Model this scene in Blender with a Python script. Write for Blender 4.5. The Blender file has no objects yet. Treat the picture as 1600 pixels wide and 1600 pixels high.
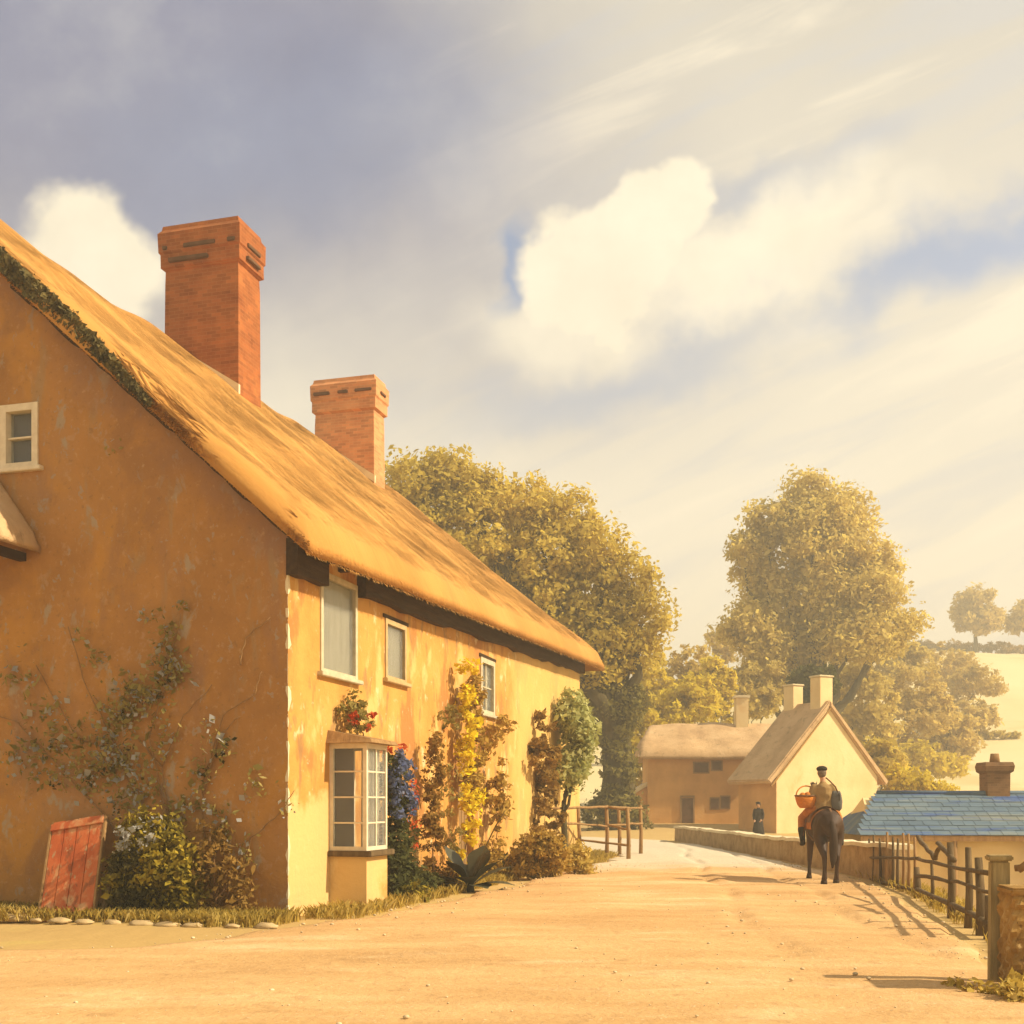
import bpy, bmesh, math, random
import numpy as np
from mathutils import Vector, Matrix
SC = bpy.context.scene
COL = SC.collection
R = math.radians
F = 1800.0            # focal length in photograph pixels (1600 wide)
EYE, HOR = 1.6, 1255.0

# ------------------------------------------------------------------ camera, sky, sun
cam = bpy.data.cameras.new('camera')
cam.sensor_width = 36; cam.lens = 36 * F / 1600; cam.shift_y = (HOR - 800) / 1600
cam.clip_start = .1; cam.clip_end = 3000
co = bpy.data.objects.new('camera', cam); COL.objects.link(co)
co.location = (0, 0, EYE); co.rotation_euler = (R(90), 0, 0)
SC.camera = co
SUN_DIR = Vector((.97, -.20, .78)).normalized()      # towards the sun
SUN_EL = math.asin(SUN_DIR.z); SUN_AZ = math.atan2(SUN_DIR.x, SUN_DIR.y)
sl = bpy.data.lights.new('sun', 'SUN'); sl.energy = 5.0; sl.angle = R(1.); sl.color = (1, .84, .60)
so = bpy.data.objects.new('sun', sl); COL.objects.link(so)
so.rotation_euler = (-SUN_DIR).to_track_quat('-Z', 'Y').to_euler()
SC.view_settings.view_transform = 'Standard'; SC.view_settings.look = 'None'
SC.view_settings.exposure = .66; SC.view_settings.gamma = 1
SC.cycles.max_bounces = 5; SC.cycles.diffuse_bounces = 3; SC.cycles.glossy_bounces = 2; SC.cycles.transmission_bounces = 5; SC.cycles.transparent_max_bounces = 6

class NT:
    """small node-tree writer"""
    def __init__(s, t): s.t = t; s.n = t.nodes; s.l = t.links
    def new(s, typ, **k):
        n = s.n.new(typ)
        for a, v in k.items(): setattr(n, a, v)
        return n
    def put(s, sock, v):
        if hasattr(v, 'is_output'): s.l.new(v, sock)
        else: sock.default_value = v
    def math(s, op, a, b=0., clamp=False):
        n = s.new('ShaderNodeMath', operation=op, use_clamp=clamp); s.put(n.inputs[0], a); s.put(n.inputs[1], b); return n.outputs[0]
    def noise(s, vec, scale, detail=4, rough=.55, dist=0.):
        n = s.new('ShaderNodeTexNoise'); s.put(n.inputs['Vector'], vec)
        n.inputs['Scale'].default_value = scale; n.inputs['Detail'].default_value = detail
        n.inputs['Roughness'].default_value = rough; n.inputs['Distortion'].default_value = dist
        return n.outputs['Fac']
    def ramp(s, fac, stops, interp='LINEAR'):
        n = s.new('ShaderNodeValToRGB'); e = n.color_ramp.elements; n.color_ramp.interpolation = interp
        while len(e) < len(stops): e.new(.5)
        for q, (p, c) in zip(e, stops):
            q.position = p; q.color = (c[0], c[1], c[2], 1) if hasattr(c, '__len__') else (c, c, c, 1)
        s.put(n.inputs[0], fac); return n.outputs[0]
    def mix(s, f, a, b, blend='MIX'):
        n = s.new('ShaderNodeMix', data_type='RGBA', blend_type=blend)
        s.put(n.inputs[0], f)
        for i, v in ((6, a), (7, b)):
            if isinstance(v, tuple) and len(v) == 3: v = v + (1,)
            s.put(n.inputs[i], v)
        return n.outputs[2]
    def maprange(s, v, a, b, c=0., d=1.):
        n = s.new('ShaderNodeMapRange', interpolation_type='SMOOTHSTEP')
        s.put(n.inputs[0], v)
        for i, q in enumerate((a, b, c, d)): n.inputs[i + 1].default_value = q
        return n.outputs[0]
    def mapping(s, vec, scale=(1, 1, 1), rot=(0, 0, 0), loc=(0, 0, 0)):
        n = s.new('ShaderNodeMapping'); s.put(n.inputs[0], vec)
        n.inputs['Scale'].default_value = scale; n.inputs['Rotation'].default_value = rot; n.inputs['Location'].default_value = loc
        return n.outputs[0]

def skyuv(px, py):
    d = Vector(((px - 800) / F, 1, (HOR - py) / F)).normalized()
    return d.x / (abs(d.y) + .05), d.z / (abs(d.y) + .05)

def build_world():
    w = bpy.data.worlds.new('World'); SC.world = w; w.use_nodes = True
    T = NT(w.node_tree); T.n.clear()
    out = T.new('ShaderNodeOutputWorld')
    sky = T.new('ShaderNodeTexSky', sky_type='NISHITA'); sky.sun_disc = False
    sky.sun_elevation = SUN_EL; sky.sun_rotation = SUN_AZ; sky.dust_density = 2.; sky.ozone_density = 1.6
    b1 = T.new('ShaderNodeBackground'); T.put(b1.inputs[0], sky.outputs[0]); b1.inputs[1].default_value = .12
    tc = T.new('ShaderNodeTexCoord').outputs['Generated']
    sp = T.new('ShaderNodeSeparateXYZ'); T.put(sp.inputs[0], tc)
    den = T.math('ADD', T.math('ABSOLUTE', sp.outputs[1]), .05)
    U = T.math('DIVIDE', sp.outputs[0], den); V = T.math('DIVIDE', sp.outputs[2], den)
    cv = T.new('ShaderNodeCombineXYZ'); T.put(cv.inputs[0], U); T.put(cv.inputs[1], V)
    uv = cv.outputs[0]
    warp = T.noise(uv, 5., 5, .55); warp2 = T.noise(T.mapping(uv, loc=(3.1, 7.7, 0)), 5., 5, .55)
    W = .19
    U2 = T.math('ADD', U, T.math('MULTIPLY', T.math('SUBTRACT', warp, .5), W))
    V2 = T.math('ADD', V, T.math('MULTIPLY', T.math('SUBTRACT', warp2, .5), W))
    def blob(px, py, rx, ry, rot=0, soft=.6):
        """soft elliptical cloud mask in the direction of the sky given by (px, py)"""
        u, v = skyuv(px, py); k = 1 / F * .95
        du = T.math('SUBTRACT', U2, u); dv = T.math('SUBTRACT', V2, v)
        c, s_ = math.cos(R(rot)), math.sin(R(rot))
        a = T.math('DIVIDE', T.math('ADD', T.math('MULTIPLY', du, c), T.math('MULTIPLY', dv, s_)), rx * k)
        b = T.math('DIVIDE', T.math('SUBTRACT', T.math('MULTIPLY', dv, c), T.math('MULTIPLY', du, s_)), ry * k)
        r = T.math('SQRT', T.math('ADD', T.math('MULTIPLY', a, a), T.math('MULTIPLY', b, b)))
        return T.maprange(r, 1 + soft, 1 - soft)
    # veil of high cloud: near white above the trees, greyer overhead, drawn out in long slanting streaks
    veil = T.ramp(T.math('ADD', V, T.math('MULTIPLY', T.math('SUBTRACT', warp, .5), .10)),
                  [(0, (.96, .83, .60)), (.16, (.90, .79, .585)), (.30, (.78, .70, .545)), (.46, (.68, .62, .505)), (.68, (.57, .525, .435)), (1, (.42, .40, .36))])
    rot = T.mapping(uv, rot=(0, 0, R(-24)))
    streak = T.noise(T.mapping(rot, scale=(1.0, 7., 1)), 2.4, 6, .55, .5)
    right = T.maprange(U2, -.35, .05)
    col = T.mix(T.math('MULTIPLY', T.math('MULTIPLY', T.maprange(streak, .50, .66), .75), right), veil, (.90, .79, .59))
    col = T.mix(T.math('MULTIPLY', T.math('MULTIPLY', T.maprange(streak, .48, .34), .42), right), col, (.52, .53, .545))
    grey = T.math('MAXIMUM', blob(190, 110, 680, 360, -16, .55), T.math('MULTIPLY', blob(620, 330, 420, 250, -30, .75), .62))
    mott = T.noise(uv, 3.4, 6, .6)
    greycol = T.ramp(mott, [(.3, (.105, .130, .245)), (.5, (.175, .200, .315)), (.70, (.36, .37, .42))])
    col = T.mix(T.math('MULTIPLY', grey, .93), col, greycol)
    # clear blue gaps (the Nishita sky shows through)
    gap = T.math('MAXIMUM', T.math('MAXIMUM', blob(797, 400, 30, 85, -14, .5), T.math('MULTIPLY', blob(1500, 375, 260, 46, 14, .9), .8)),
                 T.math('MAXIMUM', T.math('MULTIPLY', blob(1000, 560, 260, 42, 24, .9), .45), T.math('MULTIPLY', blob(1210, 300, 170, 34, 22, .8), .45)))
    gap = T.math('MAXIMUM', gap, T.math('MULTIPLY', blob(470, 230, 300, 120, 20, .9), .25))
    # white cumulus
    cum = T.math('MAXIMUM', T.math('MAXIMUM', blob(935, 405, 150, 105, 10, .13), blob(1010, 330, 75, 65, 0, .16)),
                 T.math('MAXIMUM', T.math('MULTIPLY', blob(1180, 415, 240, 50, 20, .6), .9), T.math('MULTIPLY', blob(1270, 340, 110, 62, 30, .6), .85)))
    cum = T.math('MAXIMUM', cum, T.math('MAXIMUM', blob(130, 400, 130, 95, -10, .22), T.math('MULTIPLY', blob(880, 500, 120, 60, 0, .8), .8)))
    cumcol = T.ramp(T.noise(uv, 9., 6, .6), [(.3, (.80, .71, .53)), (.6, (.92, .82, .62))])
    col = T.mix(cum, col, cumcol)
    gapf = T.math('MULTIPLY', gap, T.math('SUBTRACT', 1., cum))
    b2 = T.new('ShaderNodeBackground'); T.put(b2.inputs[0], col); b2.inputs[1].default_value = .84
    mx = T.new('ShaderNodeMixShader'); T.put(mx.inputs[0], T.math('ADD', T.math('MULTIPLY', T.math('SUBTRACT', 1., gapf), .94), .0))
    T.l.new(b1.outputs[0], mx.inputs[1]); T.l.new(b2.outputs[0], mx.inputs[2])
    T.l.new(mx.outputs[0], out.inputs[0])
build_world()

# ------------------------------------------------------------------ materials
def mat(name, stops, scale=3., rough=.9, bump=.3, bscale=None, stretch=(1, 1, 1), detail=6, dist=0., island=0., spec=.2, layers=(), bdist=.02, nrough=.6, biso=False):
    m = bpy.data.materials.new(name); m.use_nodes = True
    T = NT(m.node_tree); T.n.clear()
    out = T.new('ShaderNodeOutputMaterial'); p = T.new('ShaderNodeBsdfPrincipled')
    tc = T.new('ShaderNodeTexCoord').outputs['Object']
    v = T.mapping(tc, scale=stretch)
    n = T.noise(v, scale, detail, nrough, dist)
    col = T.ramp(n, stops)
    for (ls, lst, lo, hi, c, amt) in layers:          # further stain layers: scale, stretch, low, high, colour, amount
        lv = T.noise(T.mapping(tc, scale=lst, loc=(ls * 1.7, 3.3, 5.1)), ls, 5, .6, .3)
        col = T.mix(T.math('MULTIPLY', T.maprange(lv, lo, hi), amt), col, c)
    if island:
        g = T.new('ShaderNodeNewGeometry').outputs['Random Per Island']
        f = T.math('ADD', T.math('MULTIPLY', g, island), 1 - island * .5)
        c3 = T.new('ShaderNodeCombineXYZ')
        for i in range(3): T.put(c3.inputs[i], f)
        col = T.mix(1., col, c3.outputs[0], 'MULTIPLY')
    T.put(p.inputs['Base Color'], col); p.inputs['Roughness'].default_value = rough
    p.inputs['Specular IOR Level'].default_value = spec
    if bump:
        b = T.new('ShaderNodeBump'); b.inputs['Strength'].default_value = bump; b.inputs['Distance'].default_value = bdist
        T.put(b.inputs['Height'], T.noise(tc if biso else v, bscale or scale * 4, 8, .65)); T.l.new(b.outputs[0], p.inputs['Normal'])
    T.l.new(p.outputs[0], out.inputs[0])
    return m

def leafmat(name, stops, scale=.5, trans=.35, island=.7):
    m = bpy.data.materials.new(name); m.use_nodes = True
    T = NT(m.node_tree); T.n.clear()
    out = T.new('ShaderNodeOutputMaterial')
    tc = T.new('ShaderNodeTexCoord').outputs['Object']
    g = T.new('ShaderNodeNewGeometry').outputs['Random Per Island']
    f = T.math('ADD', T.math('MULTIPLY', T.noise(tc, scale, 4), 1 - island * .5), T.math('MULTIPLY', T.math('SUBTRACT', g, .25), island * .5))
    col = T.ramp(f, stops)
    d = T.new('ShaderNodeBsdfDiffuse'); t = T.new('ShaderNodeBsdfTranslucent')
    T.put(d.inputs[0], col); T.put(t.inputs[0], T.mix(1., col, (1., .97, .70), 'MULTIPLY'))
    mx = T.new('ShaderNodeMixShader'); mx.inputs[0].default_value = trans
    T.l.new(d.outputs[0], mx.inputs[1]); T.l.new(t.outputs[0], mx.inputs[2]); T.l.new(mx.outputs[0], out.inputs[0])
    return m

M = {}
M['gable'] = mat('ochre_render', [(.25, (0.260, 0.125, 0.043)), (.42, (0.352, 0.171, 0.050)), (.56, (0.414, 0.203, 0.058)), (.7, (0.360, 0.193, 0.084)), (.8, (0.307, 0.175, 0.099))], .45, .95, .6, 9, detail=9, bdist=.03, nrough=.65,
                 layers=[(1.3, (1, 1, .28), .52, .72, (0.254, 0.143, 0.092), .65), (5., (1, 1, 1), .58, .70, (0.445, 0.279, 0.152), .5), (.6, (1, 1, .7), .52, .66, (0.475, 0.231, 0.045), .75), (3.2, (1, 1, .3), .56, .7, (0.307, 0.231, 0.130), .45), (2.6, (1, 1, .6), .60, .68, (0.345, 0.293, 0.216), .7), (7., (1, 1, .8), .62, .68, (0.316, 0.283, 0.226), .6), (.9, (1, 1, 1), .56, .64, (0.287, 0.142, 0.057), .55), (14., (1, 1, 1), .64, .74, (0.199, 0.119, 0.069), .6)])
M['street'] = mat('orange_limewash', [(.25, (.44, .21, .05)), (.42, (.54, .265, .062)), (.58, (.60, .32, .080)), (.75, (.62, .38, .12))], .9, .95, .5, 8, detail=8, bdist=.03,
                  layers=[(1.5, (1, 1, .5), .55, .64, (.68, .46, .17), .8), (1.1, (1, 1, .45), .53, .62, (.40, .17, .05), .8), (2.4, (1, 1, .35), .57, .64, (.28, .17, .075), .65), (3.1, (1, 1, .6), .62, .68, (.70, .55, .30), .75), (8., (1, 1, 1), .64, .7, (.70, .56, .34), .5)])
M['thatch'] = mat('straw_thatch', [(.3, (0.338, 0.157, 0.033)), (.45, (0.456, 0.222, 0.049)), (.6, (0.530, 0.271, 0.066)), (.8, (0.574, 0.312, 0.098))], .35, .9, .55, 12, detail=7, bdist=.03, stretch=(1, .35, .35),
                  layers=[(.5, (1.0, .3, .3), .54, .66, (0.412, 0.209, 0.054), .4), (24., (1, .06, .06), .48, .66, (0.338, 0.162, 0.044), .35)])
M['straw'] = mat('loose_straw', [(.3, (0.414, 0.191, 0.040)), (.45, (0.546, 0.272, 0.062)), (.6, (0.629, 0.327, 0.081)), (.8, (0.679, 0.381, 0.117))], .35, .85, 0, island=.28,
                 layers=[(.5, (1.0, .3, .3), .54, .66, (0.481, 0.248, 0.065), .4)])
M['moss'] = mat('moss_thatch', [(.3, (.07, .055, .02)), (.6, (.16, .125, .04)), (.8, (.26, .19, .06))], 3., .95, .8, 20)
M['oldthatch'] = mat('weathered_thatch', [(.3, (.40, .25, .125)), (.5, (.54, .355, .18)), (.75, (.64, .45, .25))], .9, .95, .8, 9, bdist=.05, layers=[(3., (1, 1, 1), .55, .7, (.28, .18, .09), .6)])
def brickmat(name, a, b, mortar, sc):
    m = mat(name, [(.3, a), (.7, b)], 2.2, .9, .3, 30)
    T = NT(m.node_tree); p = [n for n in T.n if n.type == 'BSDF_PRINCIPLED'][0]
    src = p.inputs['Base Color'].links[0].from_socket
    tc = T.new('ShaderNodeTexCoord').outputs['Object']; geo = T.new('ShaderNodeNewGeometry')
    s = T.new('ShaderNodeSeparateXYZ'); T.put(s.inputs[0], tc)
    c = T.new('ShaderNodeCombineXYZ'); T.put(c.inputs[0], T.math('ADD', s.outputs[0], s.outputs[1])); T.put(c.inputs[1], s.outputs[2])
    bt = T.new('ShaderNodeTexBrick'); T.put(bt.inputs['Vector'], c.outputs[0])
    bt.inputs['Scale'].default_value = sc; bt.inputs['Mortar Size'].default_value = .012; bt.inputs['Mortar Smooth'].default_value = .4
    bt.inputs['Brick Width'].default_value = .45; bt.inputs['Row Height'].default_value = .15
    bt.inputs['Color1'].default_value = (.8, .8, .8, 1); bt.inputs['Color2'].default_value = (1.2, 1.2, 1.2, 1); bt.inputs['Mortar'].default_value = (1, 1, 1, 1)
    col = T.mix(1., src, bt.outputs['Color'], 'MULTIPLY')
    col = T.mix(T.math('MULTIPLY', bt.outputs['Fac'], .6), col, mortar)
    T.put(p.inputs['Base Color'], col); return m
M['brick'] = brickmat('red_brick', (0.245, 0.068, 0.017), (0.383, 0.129, 0.034), (0.367, 0.170, 0.068), 2.)
M['brickpale'] = brickmat('pale_red_brick', (.50, .20, .08), (.62, .29, .125), (.60, .38, .20), 2.)
M['brickbrown'] = brickmat('brown_brick', (0.168, 0.091, 0.042), (0.252, 0.140, 0.063), (0.280, 0.189, 0.098), 2.6)
M['soot'] = mat('sooty_brick', [(.3, (.09, .05, .025)), (.7, (.16, .08, .04))], 4)
M['cream'] = mat('cream_limewash', [(.3, (0.684, 0.490, 0.228)), (.55, (0.775, 0.604, 0.319)), (.8, (0.821, 0.661, 0.388))], .6, .95, .4, 7, bdist=.03, layers=[(.9, (1, 1, .5), .58, .7, (0.684, 0.433, 0.171), .6)])
M['buff'] = mat('buff_render_and_shade', [(.3, (0.512, 0.270, 0.085)), (.55, (0.659, 0.368, 0.120)), (.8, (0.732, 0.448, 0.170))], .6, .95, .4, 7, bdist=.03, layers=[(1.5, (1, 1, .5), .6, .72, (0.439, 0.241, 0.090), .6)])
M['white'] = mat('weathered_white_paint', [(.3, (.62, .52, .36)), (.7, (.76, .66, .48))], 8, .6, .15, 40)
M['greyframe'] = mat('grey_cream_paint', [(.3, (.44, .38, .25)), (.7, (.62, .54, .37))], 8, .7, .15, 40)
M['buffframe'] = mat('worn_buff_paint', [(.3, (.42, .29, .13)), (.7, (.56, .41, .20))], 8, .7, .15, 40)
M['greywood'] = mat('grey_blind_cloth', [(.3, (.44, .38, .24)), (.7, (.58, .51, .34))], 3, .8, .15, 20, stretch=(2, 2, .4))
M['curtain'] = mat('curtain_cloth', [(.35, (.46, .38, .26)), (.65, (.74, .64, .46))], 5, .9, .5, 9, stretch=(3, 3, .15))
M['darkroom'] = mat('dark_interior', [(.3, (.012, .012, .016)), (.7, (.04, .036, .04))], 3, .9, 0)
def glass():
    m = bpy.data.materials.new('old_window_glass'); m.use_nodes = True
    T = NT(m.node_tree); p = [n for n in T.n if n.type == 'BSDF_PRINCIPLED'][0]
    p.inputs['Base Color'].default_value = (.9, .92, .9, 1); p.inputs['Roughness'].default_value = .05
    p.inputs['Transmission Weight'].default_value = .92; p.inputs['IOR'].default_value = 1.12
    b = T.new('ShaderNodeBump'); b.inputs['Strength'].default_value = .08
    T.put(b.inputs['Height'], T.noise(T.new('ShaderNodeTexCoord').outputs['Object'], 3.)); T.l.new(b.outputs[0], p.inputs['Normal'])
    return m
M['glass'] = glass()
M['road'] = mat('sandy_road', [(.28, (0.450, 0.262, 0.102)), (.45, (0.563, 0.340, 0.139)), (.6, (0.641, 0.407, 0.179)), (.8, (0.720, 0.491, 0.244))], .5, .95, .7, 9, stretch=(.5, 1.5, 1), detail=10, bdist=.04, nrough=.7, biso=True,
                layers=[(.22, (.6, 1.8, 1), .48, .66, (0.450, 0.251, 0.090), .6), (.6, (.6, 1.6, 1), .52, .70, (0.788, 0.569, 0.313), .5), (45., (1, 1, 1), .60, .66, (0.270, 0.167, 0.081), .5), (28., (1, 1, 1), .62, .67, (0.810, 0.647, 0.418), .5), (4.5, (1, 1, 1), .56, .66, (0.405, 0.240, 0.098), .4)])
def road_zones():
    T = NT(M['road'].node_tree); p = [n for n in T.n if n.type == 'BSDF_PRINCIPLED'][0]; src = p.inputs['Base Color'].links[0].from_socket
    tc = T.new('ShaderNodeTexCoord').outputs['Object']; s = T.new('ShaderNodeSeparateXYZ'); T.put(s.inputs[0], tc)
    nz = T.math('MULTIPLY', T.math('SUBTRACT', T.noise(T.mapping(tc, scale=(.5, 1, 1)), .35, 6, .6), .5), 16.)
    far = T.maprange(T.math('ADD', s.outputs[1], nz), 25., 30.)          # the far stretch is metalled with pale bluish stone
    col = T.mix(T.math('MULTIPLY', far, .75), src, (.60, .56, .44))
    T.put(p.inputs['Base Color'], col)
road_zones()
M['ground'] = mat('dry_grass_ground', [(.3, (.40, .255, .085)), (.5, (.50, .335, .125)), (.7, (.60, .44, .19))], .06, 1., .6, 3, detail=9, bdist=.05,
                  layers=[(.7, (1, 1, 1), .52, .7, (.50, .38, .11), .5)])
M['field'] = mat('stubble_field', [(.3, (.62, .48, .22)), (.5, (.70, .57, .30)), (.75, (.76, .65, .38))], .03, 1., .3, 1, detail=8, layers=[(.05, (1, 1, 1), .55, .66, (.56, .42, .16), .6)])
M['wall_stone'] = mat('brown_rubble_stone', [(.3, (.26, .165, .075)), (.5, (.40, .27, .125)), (.75, (.52, .37, .19))], 3., .95, .9, 7, bdist=.05)
M['pierstone'] = mat('warm_brown_stone', [(.3, (.22, .12, .035)), (.5, (.36, .21, .06)), (.75, (.48, .32, .12))], 3., .95, .9, 9, bdist=.04, layers=[(6., (1, 1, 1), .55, .62, (.55, .40, .18), .6), (9., (1, 1, 1), .58, .64, (.13, .07, .025), .7)])
M['coping'] = mat('pale_coping', [(.3, (.62, .50, .30)), (.7, (.76, .66, .44))], 3., .95, .5, 9)
M['slate'] = mat('blue_slate', [(.3, (0.071, 0.115, 0.170)), (.5, (0.114, 0.170, 0.220)), (.7, (0.199, 0.220, 0.200))], 1.2, .8, .3, 30, stretch=(.35, 2, 2), layers=[(1.6, (.3, 3, 3), .54, .64, (0.048, 0.100, 0.270), .8)], island=.18)
M['oldwood'] = mat('weathered_dark_wood', [(.3, (.075, .048, .022)), (.6, (.15, .10, .045)), (.8, (.24, .165, .075))], 5., .9, .6, 18, stretch=(3, 3, .4))
M['palewood'] = mat('pale_brown_wood', [(.3, (.22, .12, .045)), (.6, (.34, .20, .08)), (.8, (.44, .29, .13))], 5., .9, .6, 18, stretch=(3, 3, .4))
M['postwood'] = mat('olive_post_wood', [(.3, (.20, .145, .06)), (.55, (.36, .27, .12)), (.8, (.48, .37, .18))], 5., .9, .7, 18, stretch=(3, 3, .3))
M['gatewood'] = mat('orange_brown_boards', [(.3, (.20, .10, .022)), (.55, (.34, .18, .04)), (.8, (.46, .28, .09))], 4., .85, .6, 18, stretch=(3, 3, .3))
M['redpaint'] = mat('worn_red_paint', [(.3, (.34, .07, .022)), (.5, (.50, .115, .035)), (.72, (.58, .19, .065))], 2.2, .7, .4, 20, stretch=(1.6, 1.6, .4), layers=[(3., (1, 1, .6), .50, .62, (.60, .36, .17), .8), (7., (1, 1, .3), .56, .64, (.22, .075, .03), .75), (16., (1, 1, .25), .60, .66, (.40, .28, .15), .8)])
M['bark'] = mat('tree_bark', [(.3, (0.050, 0.037, 0.014)), (.6, (0.095, 0.072, 0.026)), (.8, (0.140, 0.105, 0.043))], 2., .95, .9, 8, stretch=(2, 2, .4), bdist=.06)
M['palestem'] = mat('tan_stem', [(.3, (.20, .11, .045)), (.7, (.32, .19, .075))], 6, .9, .3)
M['twig'] = mat('brown_stem', [(.3, (.14, .07, .03)), (.7, (.26, .15, .06))], 6, .9, .3)
M['beam_and_shade'] = mat('dark_oak_and_eave_shade', [(.3, (0.030, 0.015, 0.006)), (.7, (0.072, 0.039, 0.015))], 4, .85, .5, 16, stretch=(.4, 3, 3))
def street_zones():
    T = NT(M['street'].node_tree); p = [n for n in T.n if n.type == 'BSDF_PRINCIPLED'][0]; src = p.inputs['Base Color'].links[0].from_socket
    tc = T.new('ShaderNodeTexCoord').outputs['Object']; s = T.new('ShaderNodeSeparateXYZ'); T.put(s.inputs[0], tc)
    nz = T.math('MULTIPLY', T.math('SUBTRACT', T.noise(tc, 1.3, 6, .6), .5), 2.6)
    base = T.math('MULTIPLY', T.maprange(T.math('ADD', s.outputs[2], nz), 1.9, 1.5), T.maprange(T.math('ADD', s.outputs[0], nz), 2.6, 2.0))   # bare pale plaster at the foot of the corner
    col = T.mix(T.math('MULTIPLY', base, .8), src, (.68, .48, .20))
    far = T.maprange(T.math('ADD', s.outputs[0], nz), 11.0, 12.5)                                                                              # the far bays are limewashed yellow
    T.put(p.inputs['Base Color'], T.mix(T.math('MULTIPLY', far, .6), col, (.70, .48, .16)))
street_zones()
def gable_zones():
    T = NT(M['gable'].node_tree); p = [n for n in T.n if n.type == 'BSDF_PRINCIPLED'][0]; src = p.inputs['Base Color'].links[0].from_socket
    tc = T.new('ShaderNodeTexCoord').outputs['Object']; s = T.new('ShaderNodeSeparateXYZ'); T.put(s.inputs[0], tc)
    nz = T.math('MULTIPLY', T.math('SUBTRACT', T.noise(tc, 1.1, 7, .65), .5), 2.2)
    h = T.math('SUBTRACT', T.math('SUBTRACT', s.outputs[2], T.math('MULTIPLY', s.outputs[1], .885)), 4.3)      # darker purple-brown band below the thatch
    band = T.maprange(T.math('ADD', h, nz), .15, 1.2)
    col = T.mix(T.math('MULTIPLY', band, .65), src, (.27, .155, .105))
    fine = T.noise(tc, 9., 8, .7)
    col = T.mix(T.math('MULTIPLY', T.maprange(fine, .56, .70), .55), col, (.52, .33, .15))
    col = T.mix(T.math('MULTIPLY', T.maprange(fine, .44, .32), .55), col, (.22, .125, .05))
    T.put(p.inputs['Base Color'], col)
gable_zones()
# foliage
M['elm'] = leafmat('olive_gold_leaves', [(.2, (0.428, 0.323, 0.065)), (.45, (0.615, 0.485, 0.097)), (.7, (0.802, 0.632, 0.143)), (.9, (0.900, 0.750, 0.222))], .13, .58, .35)
M['elm2'] = leafmat('pale_olive_leaves', [(.2, (0.498, 0.381, 0.101)), (.45, (0.655, 0.526, 0.160)), (.7, (0.785, 0.632, 0.216)), (.9, (0.890, 0.737, 0.305))], .13, .58, .35)
M['hazel'] = leafmat('sandy_gold_leaves', [(.2, (0.518, 0.385, 0.105)), (.5, (0.648, 0.495, 0.158)), (.8, (0.756, 0.605, 0.242))], .15, .58, .35)
M['yellowleaf'] = leafmat('yellow_leaves', [(.2, (.56, .43, .04)), (.5, (.72, .58, .06)), (.8, (.80, .66, .10))], .3, .58, .35)
M['darkleaf'] = leafmat('dark_olive_leaves', [(.2, (.045, .040, .012)), (.5, (.09, .075, .022)), (.8, (.17, .135, .04))], 1.)
M['ivy'] = leafmat('grey_green_leaves', [(.2, (.05, .055, .022)), (.5, (.11, .11, .035)), (.8, (.20, .19, .07))], 1.)
M['ivy2'] = leafmat('dusky_ivy_leaves', [(.2, (.13, .115, .035)), (.5, (.24, .20, .055)), (.8, (.36, .30, .09))], .5)
M['shrub'] = leafmat('mixed_green_leaves', [(.2, (.10, .085, .018)), (.42, (.26, .20, .028)), (.6, (.46, .34, .04)), (.85, (.60, .44, .07))], 2.2)
M['rose'] = leafmat('climber_leaves', [(.2, (.20, .17, .045)), (.5, (.36, .29, .09)), (.8, (.50, .40, .17))], 1.6)
M['paleblossom'] = leafmat('pale_grey_blossom', [(.2, (.32, .32, .31)), (.6, (.44, .42, .37)), (.9, (.60, .55, .43))], 2.)
M['brownleaf'] = leafmat('russet_leaves', [(.2, (.20, .115, .03)), (.5, (.34, .20, .05)), (.8, (.48, .31, .08))], 1.2)
M['tanleaf'] = leafmat('tan_leaves', [(.2, (.34, .21, .045)), (.5, (.48, .31, .065)), (.8, (.62, .43, .12))], 1.2)
M['mintleaf'] = leafmat('pale_green_leaves', [(.2, (.34, .35, .13)), (.5, (.50, .49, .20)), (.8, (.62, .59, .30))], 1.5)
M['yellowblossom'] = leafmat('bright_yellow_blossom', [(.2, (.72, .52, .02)), (.5, (.84, .68, .035)), (.8, (.86, .76, .10))], 1.5)
M['redblossom'] = leafmat('red_blossom', [(.2, (.50, .06, .02)), (.8, (.68, .16, .05))], 2.)
M['blueblossom'] = leafmat('blue_blossom', [(.2, (.08, .11, .26)), (.5, (.16, .19, .32)), (.8, (.30, .30, .34))], 2.)
M['agave'] = mat('dusky_broad_leaf', [(.3, (.030, .030, .014)), (.6, (.065, .06, .028)), (.85, (.12, .105, .05))], 3., .55, .2, spec=.4)
M['grass'] = leafmat('dry_grass_blades', [(.2, (.46, .32, .06)), (.5, (.62, .46, .12)), (.8, (.76, .60, .26))], .8)
M['tanstone'] = mat('tan_field_stone', [(.3, (.38, .26, .12)), (.7, (.56, .42, .22))], 2., .95, .6, 12)
M['stone'] = mat('pale_field_stone', [(.3, (.46, .34, .18)), (.7, (.68, .56, .36))], 2., .95, .6, 12, island=.3)
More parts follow.
